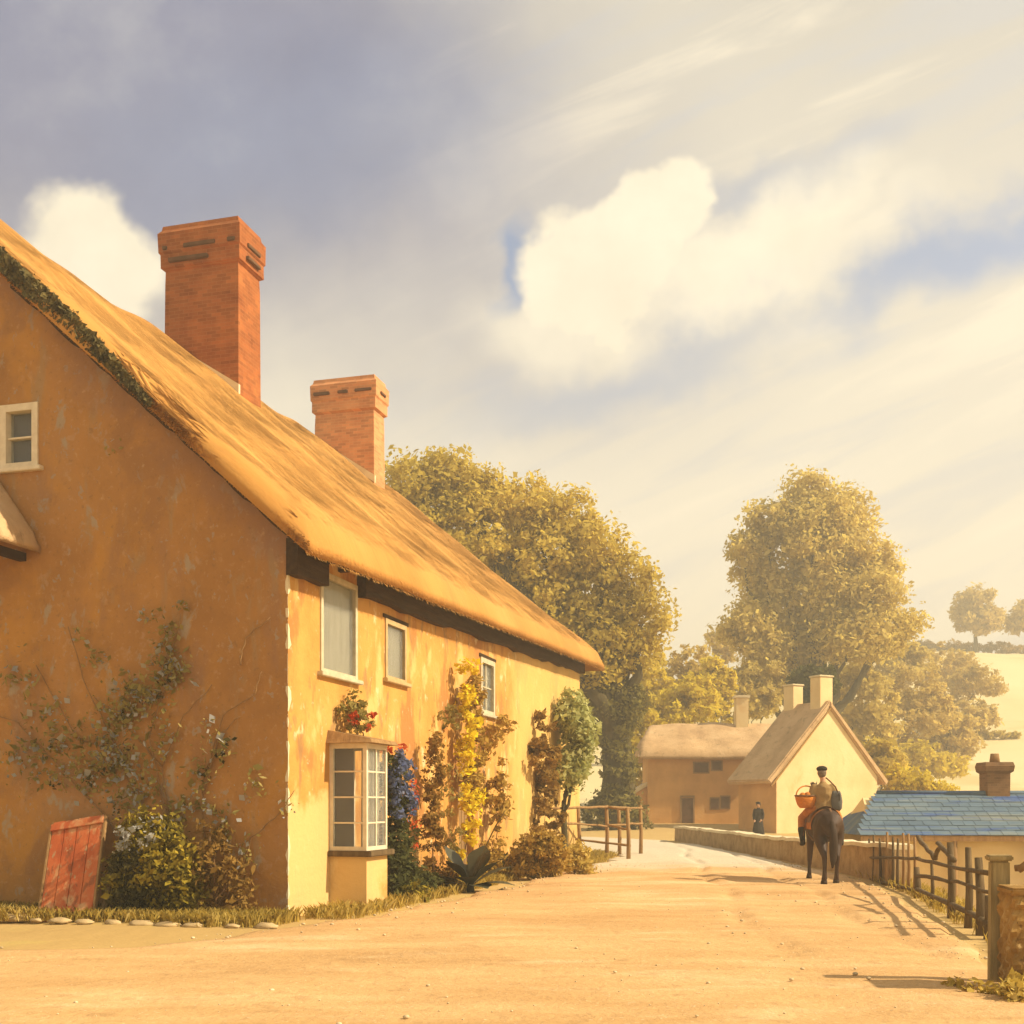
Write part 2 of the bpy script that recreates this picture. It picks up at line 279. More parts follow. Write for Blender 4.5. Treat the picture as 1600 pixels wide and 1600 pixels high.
# figures
M['horse'] = mat('dark_bay_coat', [(.3, (0.025, 0.011, 0.005)), (.6, (0.053, 0.023, 0.008)), (.8, (0.101, 0.047, 0.016))], 3., .6, .2, 30, stretch=(1, 1, .5), spec=.3)
M['mane'] = mat('black_horse_hair', [(.3, (.025, .014, .008)), (.7, (.06, .032, .015))], 20, .7, .4, stretch=(3, 3, .2))
M['leather'] = mat('brown_leather', [(.3, (.10, .05, .02)), (.7, (.20, .10, .04))], 8, .6, .2)
M['coat'] = mat('brown_tweed', [(.3, (.24, .15, .06)), (.7, (.36, .235, .095))], 9, .95, .3, 60)
M['trouser'] = mat('rust_cloth', [(.3, (0.330, 0.120, 0.027)), (.7, (0.484, 0.190, 0.045))], 9, .95, .3, 60)
M['skin'] = mat('tanned_skin', [(.3, (.50, .27, .15)), (.7, (.60, .35, .20))], 9, .6, 0)
M['blackcloth'] = mat('black_cloth', [(.3, (.018, .014, .010)), (.7, (.045, .034, .022))], 8, .9, .3)
M['hair'] = mat('grey_hair', [(.3, (0.136, 0.101, 0.070)), (.7, (0.208, 0.162, 0.112))], 30, .8, .4)
M['wicker'] = mat('orange_wicker', [(.3, (.50, .15, .02)), (.6, (.66, .23, .03)), (.8, (.72, .32, .06))], 14, .8, .8, 40, stretch=(1, 1, 2.5))
M['sack'] = mat('blue_grey_canvas', [(.3, (.09, .09, .085)), (.7, (.16, .155, .14))], 6, .95, .4, 40)

# ------------------------------------------------------------------ geometry helpers
def at(px, py, Y): return Vector(((px - 800) / F * Y, Y, EYE - (py - HOR) / F * Y))
def sstep(a, b, x):
    t = np.clip((x - a) / (b - a), 0, 1); return t * t * (3 - 2 * t)

def link(name, me, m=None, parent=None, smooth=False):
    o = bpy.data.objects.new(name, me); COL.objects.link(o)
    for q in (m if isinstance(m, (list, tuple)) else [m]):
        if q: me.materials.append(q)
    if parent: o.parent = parent
    if smooth: me.polygons.foreach_set('use_smooth', [True] * len(me.polygons))
    return o
def tag(o, label=None, cat=None, group=None, kind=None):
    for k, v in (('label', label), ('category', cat), ('group', group), ('kind', kind)):
        if v: o[k] = v
    return o
def empty(name, loc, rz=0, label=None, cat=None, group=None):
    o = bpy.data.objects.new(name, None); COL.objects.link(o); o.location = loc; o.rotation_euler = (0, 0, rz)
    o.empty_display_size = .2
    return tag(o, label, cat, group)

class MB:
    def __init__(s): s.v = []; s.f = []; s.m = []
    def add(s, V, Fc, mi=0):
        b = len(s.v); s.v += [tuple(p) for p in V]; s.f += [tuple(i + b for i in q) for q in Fc]; s.m += [mi] * len(Fc)
    def box(s, x0, x1, y0, y1, z0, z1, mi=0, mx=None, jit=0, rng=random):
        V = [Vector((x, y, z)) for z in (z0, z1) for x, y in ((x0, y0), (x1, y0), (x1, y1), (x0, y1))]
        if jit: V = [p + Vector([rng.uniform(-jit, jit) for _ in range(3)]) for p in V]
        if mx: V = [mx @ p for p in V]
        s.add(V, [(3, 2, 1, 0), (4, 5, 6, 7), (0, 1, 5, 4), (1, 2, 6, 5), (2, 3, 7, 6), (3, 0, 4, 7)], mi)
    def tube(s, P, rad, n=8, mi=0, flat=None, up=Vector((0, 0, 1))):
        """swept tube; rad scalar / list / list of (a, b)"""
        P = [Vector(p) for p in P]; k = len(P)
        rad = rad if isinstance(rad, (list, tuple)) else [rad] * k
        rings = []; last = None
        for i, p in enumerate(P):
            d = (P[min(i + 1, k - 1)] - P[max(i - 1, 0)])
            d = d.normalized() if d.length > 1e-9 else Vector((0, 0, 1))
            if last is None:
                a = up.cross(d)
                if a.length < .2: a = Vector((1, 0, 0)) - d * d.x
            else: a = last - d * last.dot(d)
            a.normalize(); b = d.cross(a); last = a
            ra, rb = rad[i] if hasattr(rad[i], '__len__') else (rad[i], rad[i])
            rings.append([p + a * (ra * math.cos(2 * math.pi * j / n)) + b * (rb * math.sin(2 * math.pi * j / n)) for j in range(n)])
        V = [q for r in rings for q in r]; Fc = []
        for i in range(k - 1):
            for j in range(n):
                j2 = (j + 1) % n; Fc.append((i * n + j, i * n + j2, (i + 1) * n + j2, (i + 1) * n + j))
        Fc.append(tuple(range(n - 1, -1, -1))); Fc.append(tuple((k - 1) * n + j for j in range(n)))
        s.add(V, Fc, mi)
    def ball(s, c, r, nu=12, nv=8, mi=0):
        c = Vector(c); r = r if hasattr(r, '__len__') else (r, r, r)
        V = [c + Vector((0, 0, r[2]))]; Fc = []
        for i in range(1, nv):
            a = math.pi * i / nv
            V += [c + Vector((r[0] * math.sin(a) * math.cos(2 * math.pi * j / nu), r[1] * math.sin(a) * math.sin(2 * math.pi * j / nu), r[2] * math.cos(a))) for j in range(nu)]
        V.append(c - Vector((0, 0, r[2])))
        for j in range(nu): Fc.append((0, 1 + j, 1 + (j + 1) % nu))
        for i in range(nv - 2):
            for j in range(nu):
                a, b = 1 + i * nu + j, 1 + i * nu + (j + 1) % nu; Fc.append((a, a + nu, b + nu, b))
        e = len(V) - 1; q = 1 + (nv - 2) * nu
        for j in range(nu): Fc.append((q + j, e, q + (j + 1) % nu))
        s.add(V, Fc, mi)
    def prism(s, poly, off, mi=0):
        """polygon (list of 3D points, CCW seen from outside) extruded by off"""
        n = len(poly); A = [Vector(p) for p in poly]; B = [p + Vector(off) for p in A]
        s.add(A + B, [tuple(range(n)), tuple(range(2 * n - 1, n - 1, -1))] + [(i, i + n, (i + 1) % n + n, (i + 1) % n) for i in range(n)], mi)
    def build(s, name, m, parent=None, smooth=False, bevel=0, fix=True):
        me = bpy.data.meshes.new(name); me.from_pydata(s.v, [], s.f)
        if fix or bevel:
            bm = bmesh.new(); bm.from_mesh(me)
            for f, i in zip(bm.faces, s.m): f.material_index = i
            bmesh.ops.recalc_face_normals(bm, faces=bm.faces)
            if bevel: bmesh.ops.bevel(bm, geom=[e for e in bm.edges], offset=bevel, segments=2, affect='EDGES', clamp_overlap=True)
            bm.to_mesh(me); bm.free()
        return link(name, me, m, parent, smooth)

def evaluated(o, name):
    dg = bpy.context.evaluated_depsgraph_get()
    me = bpy.data.meshes.new_from_object(o.evaluated_get(dg)); me.name = name
    o.modifiers.clear(); old = o.data; o.data = me
    return o
def remesh(o, vox, smooth=4):
    r = o.modifiers.new('r', 'REMESH'); r.mode = 'VOXEL'; r.voxel_size = vox
    if smooth:
        q = o.modifiers.new('s', 'SMOOTH'); q.iterations = smooth; q.factor = .5
    evaluated(o, o.name); o.data.polygons.foreach_set('use_smooth', [True] * len(o.data.polygons)); return o
def cut(o, boxes):
    b = MB()
    for q in boxes: b.box(*q)
    c = b.build('cutter', None, o.parent)
    bpy.context.view_layer.update()
    md = o.modifiers.new('b', 'BOOLEAN'); md.operation = 'DIFFERENCE'; md.object = c; md.solver = 'EXACT'
    mats = list(o.data.materials)
    evaluated(o, o.name)
    bpy.data.objects.remove(c); return o

def np_mesh(name, V, nper, m, parent=None, quads=None, mids=None):
    """V: (N*nper,3) - N separate n-gons"""
    me = bpy.data.meshes.new(name); N = len(V) // nper
    me.vertices.add(len(V)); me.vertices.foreach_set('co', V.astype(np.float32).ravel())
    me.loops.add(N * nper); me.loops.foreach_set('vertex_index', np.arange(N * nper, dtype=np.int32))
    me.polygons.add(N); me.polygons.foreach_set('loop_start', np.arange(0, N * nper, nper, dtype=np.int32))
    if mids is not None: me.polygons.foreach_set('material_index', mids.astype(np.int32))
    me.update(calc_edges=True); me.validate()
    return link(name, me, m, parent)
def rand_unit(g, n):
    v = g.normal(size=(n, 3)); return v / np.linalg.norm(v, axis=1)[:, None]
def leaf_quads(g, C, size, up=.3, aspect=.55, out=None):
    n = len(C); nr = rand_unit(g, n) + np.array([0, 0, up])
    if out is not None: nr = nr + out * .9; nr /= np.linalg.norm(nr, axis=1)[:, None]
    a = np.cross(nr, rand_unit(g, n)); a /= np.linalg.norm(a, axis=1)[:, None]; b = np.cross(nr, a)
    s = (size * np.clip(g.lognormal(-.12, .42, n), .35, 2.1))[:, None]
    a = a * s; b = b * s * aspect
    return np.stack([C - a, C - a * .1 + b, C + a, C - a * .1 - b], 1).reshape(-1, 3)
def cloud_points(g, ells, n, clump, per=45, shell=.62):
    """leaf centres: clumps spread through a union of ellipsoids, denser towards the outside"""
    vol = np.array([max(e[3] * e[4] * e[5], 1e-6) ** (2 / 3.) for e in ells]); vol /= vol.sum()
    nc = max(1, n // per); k = g.choice(len(ells), nc, p=vol)
    E = np.array(ells)[k]; d = rand_unit(g, nc); r = shell + (1 - shell) * g.random(nc) ** .7
    r *= g.uniform(.82, 1.05, nc)
    C = E[:, :3] + d * E[:, 3:6] * r[:, None]
    rad = clump * g.uniform(.5, 1.25, nc)
    P = np.repeat(C, per, 0) + np.clip(g.normal(size=(nc * per, 3)), -1.5, 1.5) * np.repeat(rad, per)[:, None] * np.array([.5, .5, .36])
    return P, np.repeat(d, per, 0)
def foliage(name, ells, n, size, m, parent, seed, clump=.5, per=45, zmin=None, shell=.56, up=.3):
    g = np.random.default_rng(seed)
    P, D = cloud_points(g, ells, n, clump, per, shell)
    if zmin is not None: P[:, 2] = np.maximum(P[:, 2], zmin + g.random(len(P)) * size)
    return np_mesh(name, leaf_quads(g, P, size, up, .55, D), 4, m, parent)
def limb(mb, a, b, ra, rb, rng, wob=.08, n=6, sides=8):
    a, b = Vector(a), Vector(b); L = (b - a).length
    P = []; Rr = []
    for i in range(n + 1):
        t = i / n; p = a.lerp(b, t)
        if 0 < i < n: p += Vector([rng.uniform(-1, 1) * wob * L * .5 for _ in range(3)])
        P.append(p); Rr.append(ra + (rb - ra) * t)
    mb.tube(P, Rr, sides); return P
def pix_ells(lst, Y, base, flat=.85):
    """ellipses read off the photograph -> ellipsoids standing at distance Y, relative to base"""
    g = random.Random(len(lst)); out = []
    for (px, py, rx, ry) in lst:
        p = at(px, py, Y) - Vector(base); rx *= Y / F; ry *= Y / F
        out.append((p.x, p.y + g.uniform(-.6, .6) * rx, p.z, rx, rx * flat + .3, ry))
    return out
def tree(name, label, cat, lst, Y, trunk_px, gz, n, size, m, seed, tr=.3, clump=.8, group=None, limbs=True, forkz=None, per=45, bark='bark'):
    X = (trunk_px - 800) / F * Y; base = Vector((X, Y, gz)); rng = random.Random(seed)
    root = empty(name, base, 0, label, cat, group)
    E = pix_ells(lst, Y, base)
    foliage('crown', E, n, size, m, root, seed, clump, per)
    mb = MB(); top = max(e[2] for e in E); fz = forkz or max(.35 * top, .3)
    mb.tube([(0, 0, -.4), (0, 0, .15), (.03 * fz, 0, fz * .5), (0, .02 * fz, fz)], [tr * 1.9, tr * 1.25, tr, tr * .85], 10)
    for e in E:
        limb(mb, (0, 0, fz * rng.uniform(.75, 1)), (e[0], e[1], e[2]), tr * .55, tr * .08, rng, .12)
    mb.build('trunk', M[bark], root, True, fix=False)
    return root

# ------------------------------------------------------------------ ground, road, hill
def fence_x(y): return np.interp(y, [0, 11, 13.4, 20, 24.6, 30, 46, 60], [4.6, 5.0, 5.55, 6.95, 7.55, 7.6, 7.4, 7.4])
def ground_z(x, y):
    x = np.asarray(x, float); y = np.asarray(y, float)
    n = .05 * np.sin(x * .9 + 1.3 * np.sin(y * .31)) + .04 * np.sin(y * .7 + x * .21)
    d = sstep(.35, 2.4, x - fence_x(y)) * sstep(9.5, 15, y) * (1 - sstep(31, 40, y))
    z = -1.5 * d
    bank = .5 * sstep(50, 63, y) * sstep(-2, 6, x)
    z = z + bank
    hill = sstep(66, 215, y) ** 1.15 * 28.5 * (.62 + .38 * sstep(10, 75, x)) + 1.6 * np.sin(x * .045) * sstep(90, 160, y)
    far = sstep(215, 600, y) * -24
    side = 3.0 * sstep(60, 160, np.abs(x)) * sstep(-50, 60, y)
    return z + hill + far + side + n * sstep(1., 4., np.maximum(x - fence_x(y), -4.2 - x + y * .12)) * .9 - .0
def heightsheet(name, xs, ys, m, off=0., zfun=ground_z):
    Xg, Yg = np.meshgrid(xs, ys); Z = zfun(Xg, Yg) + off
    V = np.stack([Xg, Yg, Z], -1).reshape(-1, 3); nx, ny = len(xs), len(ys)
    Fc = [(j * nx + i, j * nx + i + 1, (j + 1) * nx + i + 1, (j + 1) * nx + i) for j in range(ny - 1) for i in range(nx - 1)]
    me = bpy.data.meshes.new(name); me.from_pydata(V.tolist(), [], Fc)
    return link(name, me, m, None, True)
xs = np.unique(np.concatenate([np.linspace(-320, -60, 14), np.linspace(-60, -14, 24), np.linspace(-14, 24, 110), np.linspace(24, 130, 60), np.linspace(130, 320, 14)]))
ys = np.unique(np.concatenate([np.linspace(-90, -20, 8), np.linspace(-20, 60, 190), np.linspace(60, 260, 110), np.linspace(260, 400, 12)]))
gr = heightsheet('ground', xs, ys, [M['ground'], M['field']]); tag(gr, kind='structure')
cz = np.zeros(len(gr.data.polygons) * 3); gr.data.polygons.foreach_get('center', cz); cz = cz.reshape(-1, 3)
gr.data.polygons.foreach_set('material_index', (cz[:, 1] > 66).astype(np.int32))

def road_left(y): return np.interp(y, [-20, 8, 11, 11.6, 12.2, 14.4, 16.9, 21.3, 26.9, 31, 35, 40], [-40, -26, -15, -6.6, -4.3, -2.75, -1.55, -.1, 1.5, 2.6, 3.3, 1.0])
def road_right(y): return np.interp(y, [-20, 0, 8, 11, 13.4, 20, 24.6, 30, 44, 52], [7.5, 5.2, 4.55, 4.72, 5.25, 6.6, 7.2, 7.22, 7.1, 4])
def build_road():
    yy = np.concatenate([np.linspace(-20, 8, 30), np.linspace(8, 52, 260)[1:]]); nx = 64; V = []; Fc = []
    rng = np.random.default_rng(3)
    for j, y in enumerate(yy):
        l = road_left(y) + .12 * math.sin(y * 2.1) + .07 * math.sin(y * 5.3); r = road_right(y) + .06 * math.sin(y * 3.1)
        if y > 40: l = 1.0 - (y - 40) * 1.6
        if y > 48: r = 4 + (52 - y) * .7
        for i in range(nx):
            t = i / (nx - 1); x = l + (r - l) * t
            z = float(ground_z(x, y)) + .055 + .02 * math.sin(math.pi * t) + .008 * math.sin(x * 3.3 + .2 * y)
            mid = 3.1 + (y - 8) * .11; wob = .12 * math.sin(y * .7)
            z += sum(-.05 * math.exp(-((x - mid - wob - o) / .10) ** 2) + .014 * math.exp(-((x - mid - wob - o - .2) / .10) ** 2) for o in (-.75, .75)) * (.6 + .4 * math.sin(y * 1.7)) + .004 * math.sin(x * 7 + 3 * math.sin(y * 4)) * math.sin(y * 5. + 2 * math.sin(x * 2))
            if i in (0, nx - 1): z -= .08
            V.append((x, y, z))
    for j in range(len(yy) - 1):
        for i in range(nx - 1): Fc.append((j * nx + i, j * nx + i + 1, (j + 1) * nx + i + 1, (j + 1) * nx + i))
    me = bpy.data.meshes.new('road'); me.from_pydata(V, [], Fc)
    tag(link('road', me, M['road'], None, True), kind='structure')
build_road()

# ------------------------------------------------------------------ the big thatched cottage
U = Vector((500, 1800, 0)).normalized(); ROTZ = math.atan2(U.y, U.x)
HC = Vector((-350 / F * 16, 16, 0))
house = empty('thatched_cottage', HC, ROTZ, 'long ochre cottage under a steep golden thatched roof on the left of the road', 'cottage')
WV = Vector((-U.y, U.x, 0))
def hw(t, w, z=0): return HC + U * t + WV * w + Vector((0, 0, z))
def tw(px, w=0.):           # along-wall distance of picture column px on the wall plane at depth w
    a = (px - 800) / F
    x0 = HC.x + WV.x * w; y0 = HC.y + WV.y * w
    return (a * y0 - x0) / (U.x - a * U.y)
LEN, HALF, OV = 19.2, 6.45, .5
def zE(t): return 4.98 + .036 * t
def zRid(t): return 11.12 + .014 * t
def under(t, w):
    w = HALF - abs(w - HALF)
    return zE(t) + (zRid(t) - zE(t)) / (HALF + OV) * (w + OV)
def build_house():
    # masonry shell
    mb = MB(); n = 12; ts = [LEN * i / n for i in range(n + 1)]
    prof = [(0, None), (HALF, None), (2 * HALF, None)]
    V = []; Fc = []
    for t in ts:
        V += [(t, 0, -.4), (t, 0, under(t, 0) - .02), (t, HALF, under(t, HALF) - .04), (t, 2 * HALF, under(t, 2 * HALF) - .02), (t, 2 * HALF, -.4)]
    for i in range(n):
        a, b = i * 5, i * 5 + 5
        for j in range(5): Fc.append((a + j, a + (j + 1) % 5, b + (j + 1) % 5, b + j))
    Fc.append((0, 1, 2, 3, 4)); e = n * 5; Fc.append((e + 4, e + 3, e + 2, e + 1, e))
    mb.add(V, Fc)
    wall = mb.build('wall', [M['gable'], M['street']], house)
    boxes = [(a, b, -.5, .22, c, d) for (a, b, c, d) in WIN] + [(-.5, .22, 4.09, 4.69, 6.6, 7.52)]
    boxes += [(DOOR[0], DOOR[1], -.5, .3, -.6, DOOR[2])]
    cut(wall, boxes)
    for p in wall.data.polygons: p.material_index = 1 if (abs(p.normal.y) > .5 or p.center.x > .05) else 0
    # worn whitewash left along the street corner
    q = MB(); rng = random.Random(5); V = []; N = 46
    for i in range(N + 1):
        z = -.1 + 5.0 * i / N; L = max(-.002, .02 + .035 * math.sin(i * .9) + rng.uniform(-.04, .05)); K = max(-.002, .012 + rng.uniform(-.02, .03)); h = .006 if L > .004 else -.004
        V += [(L, -h, z), (-h, -h, z), (-h, K, z), (.01, K, z), (.01, .01, z), (L, .01, z)]
    q.add(V, [(6 * i + j, 6 * i + (j + 1) % 6, 6 * i + 6 + (j + 1) % 6, 6 * i + 6 + j) for i in range(N) for j in range(6)] + [tuple(range(6)), tuple(range(6 * N + 5, 6 * N - 1, -1))])
    q.build('corner_limewash', M['coping'], house)
    return wall
WIN = [(1.06, 2.36, 3.55, 5.02), (3.62, 4.55, 3.72, 4.70), (9.1, 10.1, 3.55, 4.72)]
DOOR = (7.6, 8.6, 2.05)
house_wall = build_house()

def casement(parent, t0, t1, z0, z1, cols, rows, back, axis='t', off=.10, sash=M['white'], backm=None, label=None, w=.075):
    """window set in a wall opening; axis t: on the street wall, axis w: on the gable"""
    P = (lambda a, d, z: (a, d, z)) if axis == 't' else (lambda a, d, z: (d, a, z))
    def bx(mb, a0, a1, d0, d1, c0, c1):
        if axis == 't': mb.box(a0, a1, d0, d1, c0, c1)
        else: mb.box(d0, d1, a0, a1, c0, c1)
    f = MB()
    bx(f, t0 - .03, t0 + w, -.025, off + .05, z0, z1 + .03); bx(f, t1 - w, t1 + .03, -.025, off + .05, z0, z1 + .03)
    bx(f, t0 + w, t1 - w, -.022, off + .05, z1 - w, z1 + .03); bx(f, t0 + w, t1 - w, -.022, off + .05, z0, z0 + w)
    for i in range(1, cols):
        a = t0 + (t1 - t0) * i / cols; bx(f, a - .022, a + .022, .03, off + .04, z0 + w, z1 - w)
    for i in range(1, rows):
        c = z0 + (z1 - z0) * i / rows; bx(f, t0 + w, t1 - w, .035, off + .035, c - .014, c + .014)
    wn = f.build('window', sash, parent)
    if label: wn['label'] = label
    g = MB(); bx(g, t0 + w, t1 - w, off + .0, off + .008, z0 + w, z1 - w); g.build('pane', M['glass'], wn)
    s = MB(); bx(s, t0 - .12, t1 + .12, -.09, .06, z0 - .07, z0 - .003); s.build('sill', sash, wn, bevel=.01)
    b = MB(); bx(b, t0 + .01, t1 - .01, off + .055, off + .075, z0 + .01, z1 - .01); b.build('blind' if back == 'greywood' else 'curtain' if back == 'curtain' else 'recess', M[back], wn)
    return wn
casement(house, *WIN[0], 1, 1, 'greywood', sash=M['greyframe'], off=.03, w=.055, label='wide upper window with a drawn grey blind')
casement(house, *WIN[1], 1, 1, 'greywood', sash=M['buffframe'], off=.03, w=.05, label='narrow upper window with a drawn grey blind')
casement(house, *WIN[2], 2, 2, 'greywood', sash=M['greyframe'], off=.05)
casement(house, 4.09, 4.69, 6.6, 7.52, 1, 2, 'darkroom', axis='w', label='small white framed window high in the gable')
d = MB(); d.box(DOOR[0], DOOR[1], .16, .21, -.05, DOOR[2])
dd = d.build('door', M['palewood'], house)
d = MB()
for i in range(5): d.box(DOOR[0] + .02 + i * .196, DOOR[0] + .19 + i * .196, .14, .158, .02, DOOR[2] - .03)
d.build('door_board', M['palewood'], dd)
d = MB(); d.ball((DOOR[1] - .12, .12, 1.0), .035); d.build('handle', M['beam_and_shade'], dd)
# grey open shutter beside the first upper window, lintels
for (a, b, c, e) in WIN[1:]:
    d = MB(); d.box(a - .12, b + .12, -.02, .05, e + .035, e + .10, jit=.012); d.build('lintel', M['beam_and_shade'], house)
rng_ = random.Random(4)
for ta, tb in ((-.02, WIN[0][0] - .05), (WIN[0][1] + .05, LEN)):  # added dark band standing in for the eave's shadow on the wall
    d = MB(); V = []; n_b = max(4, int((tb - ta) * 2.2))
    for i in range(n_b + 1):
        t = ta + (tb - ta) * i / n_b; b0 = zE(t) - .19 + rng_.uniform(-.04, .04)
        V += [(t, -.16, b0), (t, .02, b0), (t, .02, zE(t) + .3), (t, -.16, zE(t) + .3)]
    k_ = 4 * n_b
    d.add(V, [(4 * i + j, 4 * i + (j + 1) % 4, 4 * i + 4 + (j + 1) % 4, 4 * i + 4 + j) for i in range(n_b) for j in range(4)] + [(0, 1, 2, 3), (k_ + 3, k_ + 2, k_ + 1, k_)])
    d.build('eave_shade_band', M['beam_and_shade'], house)
d = MB(); V = []  # dark strip along the rake between gable wall and thatch
for i in range(31):
    w = -.15 + 4.6 * i / 30; b0 = under(0, w) - .10 + rng_.uniform(-.03, .03)
    V += [(-.13, w, b0), (.0, w, b0), (.0, w, under(0, w) + .1), (-.13, w, under(0, w) + .1)]
d.add(V, [(4 * i + j, 4 * i + (j + 1) % 4, 4 * i + 4 + (j + 1) % 4, 4 * i + 4 + j) for i in range(30) for j in range(4)] + [(0, 1, 2, 3), (123, 122, 121, 120)])
d.build('verge_dark_strip', M['beam_and_shade'], house)

# bay window
def bay():
    t0, t1, p = 1.37, 2.2, .60; z0, z1 = .86, 2.50
    base = MB(); base.box(t0, t1, -p, 0.02, -.1, z0 - .06)
    b = base.build('bay_window', M['street'], house)
    s = MB(); s.box(t0 - .08, t1 + .08, -p - .10, 0, z0 - .058, z0 + .03); s.build('sill', M['oldwood'], b, bevel=.012)
    f = MB(); w = .06
    for (a, c) in ((t0, -p), (t1 - w, -p)): f.box(a, a + w, c, c + w, z0 + .03, z1)
    f.box(t0, t0 + w, -w, 0, z0 + .03, z1); f.box(t1 - w, t1, -w, 0, z0 + .03, z1)
    f.box(t0 + w, t1 - w, -p + .003, -p + w - .003, z1 - .08, z1); f.box(t0 + w, t1 - w, -p + .003, -p + w - .003, z0 + .03, z0 + .09)
    f.box(t0 + .003, t0 + w - .003, -p + w, -w, z1 - .08, z1); f.box(t0 + .003, t0 + w - .003, -p + w, -w, z0 + .03, z0 + .09)
    f.box(t1 - w + .003, t1 - .003, -p + w, -w, z1 - .08, z1)
    f.box((t0 + t1) / 2 - .02, (t0 + t1) / 2 + .02, -p + .01, -p + .045, z0 + .09, z1 - .08)
    for k in (1, 2, 3):
        z = z0 + .06 + (z1 - z0 - .1) * k / 4
        f.box(t0 + w, t1 - w, -p + .014, -p + .04, z - .012, z + .012); f.box(t0 + .014, t0 + .04, -p + w, -w, z - .012, z + .012)
    f.build('frame', M['white'], b)
    g = MB(); g.box(t0 + w, t1 - w, -p + .024, -p + .03, z0 + .09, z1 - .08); g.box(t0 + .024, t0 + .03, -p + w, -w, z0 + .09, z1 - .08)
    g.build('pane', M['glass'], b)
    c = MB(); N = 34
    V = []
    for i in range(N + 1):
        x = t0 + .12 + (t1 - t0 - .2) * i / N; y = -p + .12 + .028 * math.sin(i * 1.5)
        V += [(x, y, z0 + .05), (x, y - .01, z1 - .05)]
    c.add(V, [(2 * i, 2 * i + 2, 2 * i + 3, 2 * i + 1) for i in range(N)])
    c.build('curtain', M['curtain'], b, True, fix=False)
    r = MB(); r.box(t0 + .10, t1 - .05, -.06, -.01, z0 + .03, z1 - .02); r.build('recess', M['darkroom'], b)
    k = MB()
    A = [(t0 - .14, -p - .14, z1), (t1 + .14, -p - .14, z1), (t1 + .14, .02, z1), (t0 - .14, .02, z1)]
    B = [(t0 - .10, -p - .10, z1 + .06), (t1 + .10, -p - .10, z1 + .06), (t1 + .06, .02, z1 + .20), (t0 - .06, .02, z1 + .20)]
    k.add(A + B, [(3, 2, 1, 0), (4, 5, 6, 7), (0, 1, 5, 4), (1, 2, 6, 5), (2, 3, 7, 6), (3, 0, 4, 7)])
    k.build('canopy', M['palewood'], b)
bay()

# thatch
def thatch(name, parent, t0, t1, w0, w1, zfun, th, mat_, res=.14, edge=.30, rough=.05, seed=1, sag=0.):
    """thick straw roof: a closed solid over the rectangle; zfun gives the underside"""
    g = np.random.default_rng(seed)
    nt = int((t1 - t0) / res) + 2; nw = int((w1 - w0) / res) + 2
    ts = np.linspace(t0, t1, nt); ws = np.linspace(w0, w1, nw)
    Tg, Wg = np.meshgrid(ts, ws, indexing='ij')
    Zu = zfun(Tg, Wg)
    d = np.minimum(np.minimum(Tg - t0, t1 - Tg), np.minimum(Wg - w0, w1 - Wg))
    prof = np.sqrt(np.clip(1 - (1 - np.clip(d / edge, 0, 1)) ** 2, 0, 1)) * .55 + .45
    ph = g.uniform(0, 6, 8)
    lump = rough * (np.sin(Tg * 1.1 + ph[0]) * np.sin(Wg * .8 + ph[1]) + .6 * np.sin(Tg * 2.7 + ph[2] + Wg * .6) + .35 * np.sin(Wg * 3.9 + ph[3] + np.sin(Tg * 1.3)))
    Zt = Zu + th * prof + lump * np.clip(d / .5, .25, 1)
    Tg2 = Tg + 0.05 * np.sin(Wg * 2.3 + ph[4]) * (np.abs(Tg - t0) < .5); 
    top = np.stack([Tg2, Wg, Zt], -1).reshape(-1, 3); bot = np.stack([Tg2, Wg, Zu + .5 * lump * np.clip(.35 - d, 0, 1)], -1).reshape(-1, 3)
    V = np.concatenate([top, bot]); K = nt * nw; idx = lambda i, j: i * nw + j
    Fc = []
    for i in range(nt - 1):
        for j in range(nw - 1):
            a, b, c, e = idx(i, j), idx(i + 1, j), idx(i + 1, j + 1), idx(i, j + 1)
            Fc.append((a, b, c, e)); Fc.append((K + e, K + c, K + b, K + a))
    for i in range(nt - 1):
        a, b = idx(i, 0), idx(i + 1, 0); Fc.append((a, K + a, K + b, b))
        a, b = idx(i, nw - 1), idx(i + 1, nw - 1); Fc.append((b, K + b, K + a, a))
    for j in range(nw - 1):
        a, b = idx(0, j), idx(0, j + 1); Fc.append((b, K + b, K + a, a))
        a, b = idx(nt - 1, j), idx(nt - 1, j + 1); Fc.append((a, K + a, K + b, b))
    me = bpy.data.meshes.new(name); me.from_pydata(V.tolist(), [], Fc)
    o = link(name, me, mat_, parent, True)
    return o, (ts, ws, Zt, Zu)
def roof_under(T, W):
    Wd = HALF - np.abs(W - HALF)
    ze = 4.98 + .036 * T; zr = 11.12 + .014 * T
    k = (zr - ze) / (HALF + OV)
    a = ze + k * (Wd + OV)
    hip = ze + (TE - T) * 4.3                       # steep half hip at the far end
    z = -np.log(np.exp(-3.5 * (a - 8)) + np.exp(-3.5 * (hip - 8))) / 3.5 + 8
    z = np.maximum(z, ze - .02)
    rid = np.exp(-((W - HALF) / .35) ** 2) * -.04
    return z + rid
TE = 20.5
roof, RD = thatch('roof', house, -.42, TE, -OV, 2 * HALF + OV, roof_under, .42, [M['thatch']], .16, .26, .06, 4)
